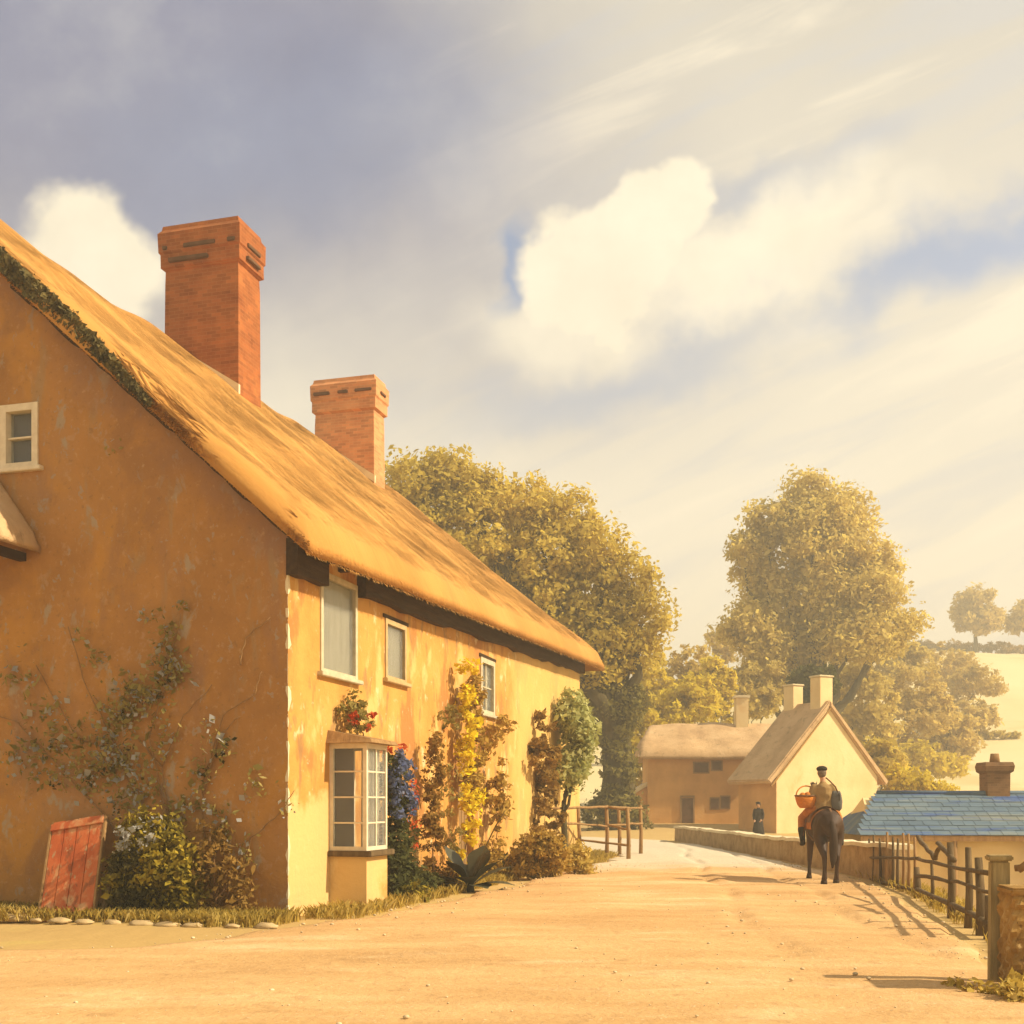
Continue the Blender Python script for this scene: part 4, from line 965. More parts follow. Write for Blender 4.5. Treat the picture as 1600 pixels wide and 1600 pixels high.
def pier():
    c = at(1612, 1565, 9.6); c.z = float(ground_z(c.x, c.y)); root = empty('stone_pier', c, R(-8), 'broad brown rubble stone pier cut by the right edge of the picture', 'pier'); rng = random.Random(44)
    mb = MB(); nx, nz = 14, 26; V = []
    per = [(-.20 + .46 * i / nx, -.20) for i in range(nx)] + [(.26, -.20 + .42 * i / nx) for i in range(nx)] + [(.26 - .46 * i / nx, .22) for i in range(nx)] + [(-.20, .22 - .42 * i / nx) for i in range(nx)]
    def bump(x, y, z): return .016 * math.sin(x * 23 + 2 * math.sin(z * 17)) * math.sin(z * 21 + 2 * math.sin(x * 13 + y * 11)) + .010 * math.sin(z * 47 + y * 31 + x * 29) + rng.uniform(-.005, .005)
    for j in range(nz + 1):
        z = -.3 + 1.16 * j / nz; fl = 1 - .06 * max(0, (j - nz + 2) / 2)
        for (x, y) in per:
            k = 1 + bump(x, y, z) / .22; V.append(((x - .03) * k * fl + .03, (y - .01) * k * fl + .01, z))
    n4 = len(per); Fc = [(j * n4 + i, j * n4 + (i + 1) % n4, (j + 1) * n4 + (i + 1) % n4, (j + 1) * n4 + i) for j in range(nz) for i in range(n4)] + [tuple(range(n4 - 1, -1, -1)), tuple(nz * n4 + i for i in range(n4))]
    mb.add(V, Fc); mb.build('stonework', M['pierstone'], root)
    mb = MB(); mb.box(-.22, .28, -.22, .24, .845, .90, jit=.014, rng=rng); mb.build('cap', M['pierstone'], root, bevel=.018)
pier()
b = at(1592, 1570, 9.1); b.z = float(ground_z(b.x, b.y))
bushy('verge_weed', 'pale yellow weeds growing at the foot of the olive gate post', 'weeds', b, [(-.1, 0, .08, .20, .3, .1), (.15, .1, .14, .16, .2, .12), (-.2, .5, .07, .14, .3, .08)], 1100, .035, M['grass'], 83, .12, 5, .01)

# parapet wall right of the road
def parapet():
    pts = [(7.35, 22.2), (7.5, 26), (7.55, 32), (7.4, 38), (7.2, 44), (6.9, 49)]
    base = Vector((7.4, 34, 0)); root = empty('parapet_wall', base, 0, 'low brown rubble wall with pale coping along the right of the road', 'wall')
    V = []; C = []; rng = random.Random(14); N = 60
    for i in range(N + 1):
        y = 22.2 + (49 - 22.2) * i / N; x = np.interp(y, [q[1] for q in pts], [q[0] for q in pts]); h = .72 - .17 * min(1, (y - 22.2) / 11) + rng.uniform(-.02, .02)
        V += [(x - base.x, y - base.y, -.3), (x - base.x + .03, y - base.y, h), (x - base.x + .33, y - base.y, h), (x - base.x + .36, y - base.y, -1.6)]
        C += [(x - base.x - .03, y - base.y, h + .002), (x - base.x - .02, y - base.y, h + .09 + rng.uniform(-.01, .01)), (x - base.x + .38, y - base.y, h + .09 + rng.uniform(-.01, .01)), (x - base.x + .39, y - base.y, h + .002)]
    def strip(V):
        Fc = [(4 * i + j, 4 * i + (j + 1) % 4, 4 * i + 4 + (j + 1) % 4, 4 * i + 4 + j) for i in range(N) for j in range(4)] + [(0, 1, 2, 3), (4 * N + 3, 4 * N + 2, 4 * N + 1, 4 * N)]
        mb = MB(); mb.add(V, Fc); return mb
    strip(V).build('wall', M['wall_stone'], root); strip(C).build('coping', M['coping'], root)
parapet()

# ------------------------------------------------------------------ distant cottages
def gabled():
    Yc = 57.; c = at(1294, 1310, Yc); c.z = .0
    root = empty('gabled_cottage', c, R(27), 'cream gabled cottage with two pale chimneys at the bend of the road', 'cottage')
    W, L, he, hr = 3.25, 2.9, 2.95, 6.35
    mb = MB()
    mb.add([(-W, 0, -.5), (W, 0, -.5), (W, 0, he), (0, 0, hr), (-W, 0, he), (-W, L, -.5), (W, L, -.5), (W, L, he), (0, L, hr), (-W, L, he)],
           [(0, 1, 2, 3, 4), (9, 8, 7, 6, 5), (1, 6, 7, 2), (5, 0, 4, 9), (2, 7, 8, 3), (3, 8, 9, 4)])
    w = mb.build('wall', [M['cream'], M['buff']], root)
    for q in w.data.polygons: q.material_index = 1 if abs(q.normal.x) > .9 else 0  # side walls coloured buff to imitate their shade
    for s in (-1, 1):
        r = MB(); k = (hr - he); n = Vector((s * k, 0, W)).normalized() * .30
        e0 = Vector((s * (W + .45), 0, he - .45 * k / W)); top = Vector((0, 0, hr))
        Q = [e0, top, top + Vector((0, 0, .34)), e0 + n]
        r.prism([(q.x, -.16, q.z + .02) for q in Q], (0, L + .35, 0))
        ro = r.build('roof', M['oldthatch'], root, bevel=.06)
        if s < 0:
            fr = MB(); fr.prism([(q.x * 1.0, -.22, q.z - .10) for q in (e0, top, top + Vector((0, 0, .10)), e0 + n * .3)], (0, .06, 0)); fr.build('verge_board', M['gatewood'], ro)
    for (y0, y1, h, hw_) in ((.12, .85, 7.85, .42), (L - .7, L + .05, 7.6, .34)):
        c_ = MB(); c_.box(-hw_, hw_, y0, y1, hr - 1.2, h); ch = c_.build('chimney', M['cream'], root, bevel=.03)
        c_ = MB(); c_.box(-hw_ - .05, hw_ + .05, y0 - .05, y1 + .05, h + .003, h + .10); c_.build('chimney_cap', M['coping'], ch, bevel=.03)
    d = MB(); d.box(W - .02, W + .06, 1.4, 2.4, 1.0, 2.0); f = d.build('window', M['white'], root); d = MB(); d.box(W + .062, W + .09, 1.5, 2.3, 1.08, 1.92); d.build('pane', M['darkroom'], f)
gabled()
def wing():
    Yw = 63.; a = at(1012, 1285, Yw); b = at(1192, 1285, Yw); a.z = b.z = .42
    root = empty('long_cottage', a, R(-3), 'low buff cottage with a thatched roof joined left of the cream gabled one', 'cottage')
    L = (b - a).length; D = 4.6; he = 3.9; hr = 5.3
    mb = MB(); mb.add([(0, 0, -1), (L, 0, -1), (L, 0, he), (0, 0, he), (0, D, -1), (L, D, -1), (L, D, he), (0, D, he), (0, D / 2, hr), (L, D / 2, hr)],
                      [(0, 1, 2, 3), (5, 4, 7, 6), (4, 0, 3, 8, 7), (1, 5, 6, 9, 2), (3, 2, 9, 8), (7, 8, 9, 6)])
    wl = mb.build('wall', M['buff'], root)
    def zf(T, W):
        base = he - .22 + (D / 2 + .5 - np.abs(W - D / 2)) * (hr - he) / (D / 2) * 1.0 - .12
        return np.minimum(base, he - .2 + (T + .55) * 1.9)
    thatch('roof', root, -.55, L + 1.2, -.5, D + .5, zf, .42, M['oldthatch'], .2, .3, .06, 15)
    c_ = MB(); c_.box(5.05, 5.75, D / 2 - .4, D / 2 + .4, hr - .5, 7.1); ch = c_.build('chimney', M['cream'], root, bevel=.03)
    c_ = MB(); c_.box(4.97, 5.83, D / 2 - .48, D / 2 + .48, 7.103, 7.24); c_.build('chimney_cap', M['coping'], ch)
    dx = (1075 - 1012) / F * Yw
    d = MB(); d.box(dx - .35, dx + .25, -.05, .05, -.1, 1.45); dr = d.build('door', M['soot'], root)
    d = MB(); d.box(dx - .45, dx - .355, -.07, .05, -.1, 1.5); d.box(dx + .255, dx + .34, -.07, .05, -.1, 1.5); d.box(dx - .45, dx + .34, -.072, .05, 1.503, 1.6); d.build('frame', M['palewood'], dr)
    for (px, py, w, h) in ((1095, 1193, .75, .5), (1119, 1190, .5, .45), (1116, 1249, .42, .55), (1132, 1247, .42, .6)):
        x = (px - 1012) / F * Yw; z = (1285 - py) / F * Yw - .1
        f = MB(); f.box(x - w / 2 - .07, x + w / 2 + .07, -.04, .02, z - h / 2 - .07, z + h / 2 + .07); fr = f.build('window', M['palewood'], root)
        f = MB(); f.box(x - w / 2, x + w / 2, -.052, -.042, z - h / 2, z + h / 2); f.build('pane', M['soot'], fr)
    # lean-to running down to the left
    m2 = MB(); m2.add([(-.0, .5, -1), (-2.6, .5, -1), (-2.6, .5, .55), (0, .5, 2.1), (0, D - .4, -1), (-2.6, D - .4, -1), (-2.6, D - .4, .55), (0, D - .4, 2.1)], [(0, 3, 2, 1), (5, 6, 7, 4), (1, 2, 6, 5), (3, 7, 6, 2)])
    m2.build('lean_to', M['buff'], root)
    m3 = MB(); m3.prism([(.0, .3, 2.12), (-2.9, .3, .42), (-2.9, .3, .62), (0, .3, 2.34)], (0, D - .4, 0)); m3.build('lean_to_roof', M['coping'], root)
wing()

# blue slate roofed shed below the road
def shed():
    a = at(1345, 1305, 27); zt = a.z
    ez = at(1345, 1305, 27).z; rz = at(1372, 1240, 28.9).z
    base = Vector((a.x, 27, -1.5)); root = empty('slate_shed', base, R(-2), 'low shed with a blue grey slate roof behind the crooked picket fence', 'shed')
    e, r = ez + 1.5, rz + 1.5; L = 7.2; D = 3.8
    mb = MB(); mb.add([(.35, .3, -.4), (L, .3, -.4), (L, .3, e + .05), (.35, .3, e + .05), (.35, D - .3, -.4), (L, D - .3, -.4), (L, D - .3, e + .05), (.35, D - .3, e + .05), (.55, D / 2, r - .1), (L, D / 2, r - .1)],
                      [(0, 1, 2, 3), (5, 4, 7, 6), (4, 0, 3, 8, 7), (1, 5, 6, 9, 2), (3, 2, 9, 8), (7, 8, 9, 6)])
    mb.build('wall', M['cream'], root)
    rf = MB(); rng = random.Random(20)
    rf.add([(0, 0, e), (L + .3, 0, e - .03), (L + .3, D / 2, r), (.95, D / 2, r), (0, D, e), (L + .3, D, e)], [(0, 1, 2, 3), (0, 3, 4), (3, 2, 5, 4), (0, 4, 5, 1)])
    ro = rf.build('roof', M['slate'], root, fix=True)
    sl_ = MB(); rows = 9
    sz = (r - e) / (D / 2)
    for i in range(rows):
        y0 = i * (D / 2) / rows - .03; y1 = y0 + (D / 2) / rows * 1.5; xl = .95 * max(0, y0) / (D / 2)
        x = xl + rng.uniform(-.15, 0)
        while x < L + .28:
            w = rng.uniform(.24, .4); lift = .012 + rng.uniform(0, .008); sag = .03 * math.sin(x * .8)
            za, zb = e + sz * y0 + lift + .012, e + sz * min(y1, D / 2) + lift - .01
            xa = max(x, .95 * max(0, y0) / (D / 2) - .02); 
            sl_.add([(xa, y0, za - .012), (x + w - .012, y0, za - .012), (x + w - .012, y0, za), (xa, y0, za), (xa, min(y1, D / 2), zb), (x + w - .012, min(y1, D / 2), zb)], [(0, 1, 2, 3), (3, 2, 5, 4), (0, 3, 4), (1, 5, 2)])
            x += w
    sl_.build('slate_tile', M['slate'], ro, fix=False)
    rd = MB(); rd.tube([(.9, D / 2, r + .02), (3, D / 2, r + .01), (L + .3, D / 2, r + .02)], .06, 8); rd.build('ridge_tile', M['slate'], ro, True)
    cx = (1549 - 800) / F * 28.9 - base.x
    c_ = MB(); V = []; sec = [(r - .6, .27), (r + .50, .28), (r + .55, .34), (r + .68, .36), (r + .78, .33)]
    for z, s in sec: V += [(cx - s, D / 2 + .1 - s, z), (cx + s, D / 2 + .1 - s, z), (cx + s, D / 2 + .1 + s, z), (cx - s, D / 2 + .1 + s, z)]
    Fc = [(4 * i + j, 4 * i + (j + 1) % 4, 4 * i + 4 + (j + 1) % 4, 4 * i + 4 + j) for i in range(4) for j in range(4)] + [(16, 17, 18, 19)]
    c_.add(V, Fc); ch = c_.build('chimney', M['brickbrown'], root)
    c_ = MB(); c_.tube([(cx, D / 2 + .1, r + .76), (cx, D / 2 + .1, r + 1.0)], [.13, .10], 12); c_.build('chimney_pot', M['palewood'], ch, True)
    fb = MB(); fb.box(0, L + .3, -.02, .03, e - .14, e - .02); fb.build('fascia', M['palewood'], root)
    for x in (.5, 2.2, 3.9, 5.6):
        pm = MB(); pm.tube([(x, .06, -.3), (x, .06, e - .02)], [.06, .055], 8); pm.build('post', M['palewood'], root, True)
shed()

# ------------------------------------------------------------------ trees
def gz(px, Y): return float(ground_z((px - 800) / F * Y, Y))
broad = tree('broad_tree', 'large broad olive tree rising behind the thatched roof of the big cottage', 'tree',
     [(645, 765, 52, 50), (700, 745, 50, 48), (745, 775, 42, 42), (740, 830, 70, 70), (815, 790, 56, 50), (880, 810, 48, 44), (850, 870, 76, 66), (930, 862, 54, 50), (985, 905, 40, 46), (1010, 965, 38, 46), (940, 940, 72, 62),
      (930, 1020, 70, 56), (985, 1020, 44, 34), (850, 950, 95, 85), (760, 930, 85, 85), (905, 1080, 52, 42), (690, 860, 70, 70), (640, 830, 50, 60)],
     58, 962, gz(962, 58), 80000, .125, M['elm'], 101, .8, .85, forkz=5.2, per=55)
foliage('ivy', [(0, -.25, 1.2, 1.15, 1.1, 1.3), (.1, -.2, 3.0, .95, .95, 1.6), (0, -.1, 5.0, .95, .95, 1.4), (-.5, -.2, 6.4, .9, .9, 1.2), (.7, -.2, 6.2, .8, .8, 1.1), (.9, -.3, .6, .8, .8, .7), (-.9, -.3, .7, .8, .8, .8)], 15000, .10, M['ivy2'], broad, 177, .4, 40)
tree('tall_elm', 'tall elm with an uneven olive crown above the cream gabled cottage', 'tree',
     [(1268, 772, 38, 42), (1212, 815, 46, 36), (1330, 800, 36, 44), (1180, 866, 40, 40), (1265, 850, 62, 60), (1330, 862, 52, 48), (1380, 890, 28, 50), (1205, 915, 44, 36), (1285, 930, 66, 50), (1355, 935, 50, 44),
      (1180, 972, 52, 34), (1250, 995, 60, 40), (1320, 1000, 62, 44), (1385, 985, 40, 38), (1425, 968, 24, 18), (1142, 990, 22, 16), (1160, 852, 16, 10), (1295, 810, 40, 40), (1230, 1040, 50, 34), (1190, 1015, 44, 34)],
     86, 1262, gz(1262, 86), 76000, .165, M['elm2'], 102, .7, 1.1, forkz=5, per=50)
G1 = 'trees and bushes behind the far cottages'
tree('dark_bush', 'dark green rounded tree showing between the chimneys of the cream cottage', 'tree', [(1268, 1062, 34, 22), (1256, 1085, 26, 24), (1285, 1080, 20, 20)], 68, 1265, gz(1265, 68), 5500, .15, M['ivy'], 103, .2, .5)
mids = [('golden bushy tree at the left of the far hedge line, next to the big trunk', [(1018, 1058, 34, 40), (1000, 1095, 34, 34), (1025, 1110, 34, 30)], 78, 1015, M['yellowleaf'], 6500),
        ('bright yellow bushy tree above the thatched wing roof', [(1075, 1100, 48, 34), (1045, 1112, 40, 26), (1090, 1080, 30, 30)], 76, 1075, M['yellowleaf'], 7000),
        ('tall pale gold tree between the two large trees', [(1075, 1035, 38, 24), (1060, 1062, 38, 28), (1095, 1060, 28, 24)], 95, 1072, M['hazel'], 5200),
        ('slim yellow olive tree left of the tall elm', [(1112, 1050, 18, 26), (1118, 1085, 24, 36), (1130, 1068, 18, 24)], 82, 1118, M['yellowleaf'], 5200),
        ('olive bush at the foot of the tall elm, above the wing chimney', [(1160, 1065, 26, 32), (1180, 1095, 36, 36), (1150, 1110, 30, 26), (1205, 1075, 26, 40)], 84, 1170, M['elm2'], 6200),
        ('small pale tree far off under the gap of sky', [(1120, 1000, 20, 20), (1138, 1012, 18, 16), (1128, 1025, 18, 14)], 120, 1128, M['hazel'], 2600)]
for i, (lb, ls, Y, tp, m, n) in enumerate(mids):
    tree('bushy_tree', lb, 'tree', ls, Y, tp, gz(tp, Y), n, .16, m, 110 + i, .14, .55, G1)
# clipped yellow hedge behind the low cottage
p0 = at(1000, 1140, 72); p0.z = gz(1000, 72)
E = [(i * .55, random.Random(i).uniform(-.15, .15), 4.3 + .25 * math.sin(i * 1.7), .5, .6, 2.8) for i in range(-3, 11)]
bushy('yellow_hedge', 'long clipped yellow hedge behind the thatched roof of the low cottage', 'hedge', p0, E, 14000, .13, M['yellowleaf'], 120, .4, 12, .05)
G2 = 'trees on the pale hillside'
hs = [('rounded gold tree right behind the roof slope of the cream cottage', [(1345, 1090, 48, 52), (1362, 1140, 48, 45), (1320, 1060, 34, 36)], 92, 1350, M['elm2'], 8500),
      ('wide sandy tree low on the hillside right of the cream cottage', [(1425, 1075, 48, 42), (1405, 1125, 52, 46), (1450, 1115, 42, 36), (1385, 1165, 40, 32)], 105, 1415, M['hazel'], 9500),
      ('low spreading sandy tree high on the hillside', [(1520, 1062, 40, 22), (1488, 1082, 34, 26), (1545, 1075, 22, 14)], 130, 1510, M['hazel'], 5200),
      ('bushy olive tree low on the hill left of the brick chimney', [(1478, 1140, 38, 32), (1500, 1165, 36, 26), (1462, 1172, 30, 24)], 112, 1480, M['hazel'], 5600),
      ('broad golden tree filling the slope behind the wide sandy tree', [(1465, 1040, 52, 32), (1430, 1052, 44, 34), (1500, 1048, 34, 26)], 140, 1455, M['hazel'], 7000),
      ('big sandy bush spread over the middle of the hillside', [(1505, 1122, 48, 30), (1480, 1135, 44, 30), (1530, 1122, 30, 22)], 125, 1502, M['hazel'], 6500),
      ('olive gold tree between the tall elm and the pale field', [(1395, 1035, 44, 34), (1370, 1060, 40, 34), (1425, 1030, 34, 20)], 118, 1392, M['elm2'], 6500),
      ('low yellow bush at the bottom of the hill above the blue roof', [(1440, 1185, 44, 26), (1475, 1195, 36, 22), (1410, 1190, 34, 24)], 100, 1440, M['yellowleaf'], 5200),
      ('dark bush against the right slope of the cream cottage roof', [(1385, 1190, 26, 18), (1372, 1175, 20, 18)], 70, 1380, M['elm'], 2600)]
for i, (lb, ls, Y, tp, m, n) in enumerate(hs):
    tree('hillside_tree', lb, 'tree', ls, Y, tp, gz(tp, Y), n, .2, m, 130 + i, .16, .7, G2)
tree('hilltop_tree', 'round lone tree on the hilltop hedge line', 'tree', [(1522, 945, 30, 30), (1505, 962, 22, 24), (1545, 965, 20, 22), (1524, 975, 34, 18)], 196, 1524, gz(1524, 196), 6500, .34, M['hazel'], 140, .35, 1.2, forkz=3)
tree('hilltop_tree', 'hilltop tree cut by the right edge of the picture', 'tree', [(1598, 968, 20, 22), (1615, 960, 24, 26)], 196, 1606, gz(1606, 196), 3500, .34, M['hazel'], 141, .3, 1.2, forkz=3)
# hedgerow along the skyline
hp = Vector((76, 200, float(ground_z(76, 200))))
E = []
for i in range(-24, 14):
    x = i * 1.5; z = float(ground_z(hp.x + x, 200 + .12 * x)) - hp.z; E.append((x, .12 * x, z + .9, 1.1, 1.0, 1.0 + .35 * math.sin(i * 1.3)))
bushy('hedgerow', 'brown hedgerow along the skyline of the pale hill', 'hedge', hp, E, 16000, .22, M['tanleaf'], 150, .6, 20, .06, zmin=None)
p = at(1435, 1240, 60); p.z = gz(1435, 60)
bushy('gorse_bush', 'bright yellow gorse bush between the cream cottage and the slate shed', 'bush', p, [(0, 0, 1.7, 1.2, 1., 1.2), (-1., .2, 2.0, .8, .8, 1.2), (1.2, 0, 1.4, 1., .8, 1.0)], 9000, .10, M['yellowleaf'], 151, .35, 8, .04)
p = at(1530, 1168, 125); p.z = gz(1530, 125)
E = [(i * .8, 0, .5 + .25 * i * -.12, .6, .5, .55) for i in range(-5, 6)]
bushy('field_hedge', 'short dark hedge across the pale field above the brick chimney', 'hedge', p, E, 2600, .16, M['elm'], 152, .4, 6, .04, zmin=None)

# ------------------------------------------------------------------ rider, horse, woman
def body_mesh(name, chains, balls, m, parent, vox, smooth=3):
    mb = MB()
    for (P, rad) in chains:
        # rounded ends
        mb.tube(P, rad, 12)
        for q, r in ((P[0], rad[0]), (P[-1], rad[-1])):
            r = r if hasattr(r, '__len__') else (r, r); k = min(r); mb.ball(q, k * .98, 10, 8)
    for (c, r) in balls: mb.ball(c, r, 16, 12)
    o = mb.build(name, m, parent, True, fix=False); return remesh(o, vox, smooth)
def horse():
    b = at(1286, 1382, 22.8); b.z = .062
    root = empty('horse', b, R(-4), 'dark bay horse seen from behind walking away up the road', 'horse')
    ch = [([(0, -.78, 1.02), (0, -.70, 1.10), (0, -.45, 1.14), (0, -.1, 1.08), (0, .3, 1.06), (0, .62, 1.10), (0, .78, 1.08)], [(.14, .18), (.255, .27), (.285, .29), (.29, .31), (.275, .33), (.235, .31), (.13, .2)]),
          ([(0, .55, 1.20), (0, .85, 1.42), (.02, 1.06, 1.66), (.03, 1.16, 1.80)], [(.15, .24), (.12, .19), (.09, .14), (.08, .11)]),
          ([(.03, 1.12, 1.84), (.04, 1.30, 1.74), (.05, 1.48, 1.52), (.05, 1.56, 1.42)], [(.085, .11), (.085, .12), (.06, .085), (.055, .06)])]
    for s in (-1, 1):
        dy = -.16 if s < 0 else .10; dyf = .14 if s < 0 else -.12; x = s * .155; lift = .0 if s < 0 else .0
        ch.append(([(x * .9, -.55, 1.06), (x * 1.08, -.50 + dy * .2, .86), (x, -.60 + dy * .5, .70), (x * .92, -.74 + dy * .7, .52), (x * .9, -.71 + dy, .30), (x * .9, -.69 + dy, .12), (x * .92, -.65 + dy, .03)],
                   [(.15, .22), (.125, .19), (.09, .115), (.052, .072), (.042, .048), (.046, .05), (.062, .068)]))
        xf = s * .14
        ch.append(([(xf, .55, 1.02), (xf, .58, .78), (xf * .95, .60 + dyf * .5, .48), (xf * .92, .60 + dyf, .27), (xf * .92, .60 + dyf, .12), (xf * .92, .64 + dyf, .03)],
                   [(.11, .15), (.08, .10), (.056, .062), (.040, .046), (.044, .046), (.058, .064)]))
        ch.append(([(s * .05 + .03, 1.10, 1.92), (s * .065 + .03, 1.11, 2.02)], [(.03, .022), (.008, .008)]))
    body_mesh('horse_body', ch, [((.13, -.50, 1.07), (.17, .26, .25)), ((-.13, -.50, 1.07), (.17, .26, .25))], M['horse'], root, .022, 4)
    t = MB()
    t.tube([(0, -.80, 1.20), (.0, -.90, 1.14), (.01, -.94, .95), (.015, -.93, .7), (.01, -.91, .45), (0, -.90, .30)], [(.04, .04), (.055, .05), (.075, .06), (.085, .065), (.06, .05), (.015, .015)], 12)
    t.build('tail', M['mane'], root, True)
    t = MB(); 
    for i in range(16):
        f = i / 15; y = .66 + f * .5; z = 1.50 + f * .46
        t.tube([(.0, y, z), (.06, y - .02, z - .04), (.11, y - .03, z - .2)], [.035, .035, .008], 6)
    t.build('mane', M['mane'], root, True)
    for s in (-1, 1):
        dy = -.16 if s < 0 else .10; dyf = .14 if s < 0 else -.12
        t = MB(); t.tube([(s * .142, -.65 + dy, -.005), (s * .14, -.67 + dy, .075)], [(.066, .074), (.052, .056)], 12); t.build('hoof', M['mane'], root, True)
        t = MB(); t.tube([(s * .129, .64 + dyf, -.005), (s * .129, .62 + dyf, .075)], [(.062, .07), (.05, .052)], 12); t.build('hoof', M['mane'], root, True)
    t = MB(); V = []
    N = 14
    for j, y in enumerate((-.30, -.22, .0, .22, .30)):
        for i in range(N + 1):
            a = R(-78 + 156 * i / N); rx, rz = .325, .355; h = .045 if j in (0, 4) else 0.02
            V.append((rx * math.sin(a) * 1.0, y, 1.085 + rz * math.cos(a) + h * (1 - abs(i - 7) / 7)))
    Fc = [(j * (N + 1) + i, j * (N + 1) + i + 1, (j + 1) * (N + 1) + i + 1, (j + 1) * (N + 1) + i) for j in range(4) for i in range(N)]
    t.add(V, Fc); t.build('saddle', M['leather'], root, True, fix=False)
    for s in (-1, 1):
        t = MB(); t.tube([(s * .27, .02, 1.30), (s * .345, .06, 1.10), (s * .372, .12, .80)], [(.018, .008)] * 3, 8); t.tube([(s * .372, .06, .80), (s * .372, .06, .74), (s * .372, .18, .735), (s * .372, .18, .80), (s * .372, .12, .83)], .011, 6); t.build('stirrup', M['leather'], root, True)
    t = MB(); t.tube([(.30 * math.sin(a), .10, 1.08 + .335 * math.cos(a)) for a in np.linspace(R(75), R(285), 22)], [(.012, .05)] * 22, 6); t.build('girth', M['leather'], root, True)
    t = MB(); t.tube([(.0, -.28, 1.44), (.02, -.55, 1.435), (.02, -.80, 1.30)], [(.022, .008)] * 3, 8); t.build('crupper', M['leather'], root, True)
    t = MB(); V = []; N = 16
    for j, y in enumerate((-.42, -.36, 0., .32)):
        for i in range(N + 1):
            a = R(-100 + 200 * i / N); V.append((.312 * math.sin(a), y + .03 * math.sin(i), 1.085 + .338 * math.cos(a)))
    t.add(V, [(j * (N + 1) + i, j * (N + 1) + i + 1, (j + 1) * (N + 1) + i + 1, (j + 1) * (N + 1) + i) for j in range(3) for i in range(N)]); t.build('saddle_cloth', M['trouser'], root, True, fix=False)
    return root, b
horse_root, HB = horse()
def fingers(wrist, d, side, curl):
    """five separate finger chains leaving a palm; d: hand direction, side: thumb side"""
    d = Vector(d).normalized(); side = Vector(side).normalized(); nrm = d.cross(side).normalized(); out = []
    for k, (o, L) in enumerate(((.034, .070), (.012, .080), (-.011, .074), (-.032, .058))):
        a = Vector(wrist) + d * .088 + side * o; P = [a - d * .03, a]; ang = 0; q = a
        for s in (.45, .32, .25):
            ang += curl; q = q + (d * math.cos(ang) + nrm * math.sin(ang)) * (L * s); P.append(q)
        out.append((P, [.0095, .0095, .009, .0085, .007]))
    a = Vector(wrist) + d * .03 + side * .03; out.append(([a - side * .02, a, a + (side * .7 + d * .8).normalized() * .035, a + (side * .5 + d + nrm * .3).normalized() * .066], [.012, .012, .0105, .008]))
    out.append(([Vector(wrist), Vector(wrist) + d * .05, Vector(wrist) + d * .09], [(.03, .022), (.042, .020), (.040, .016)]))
    return out
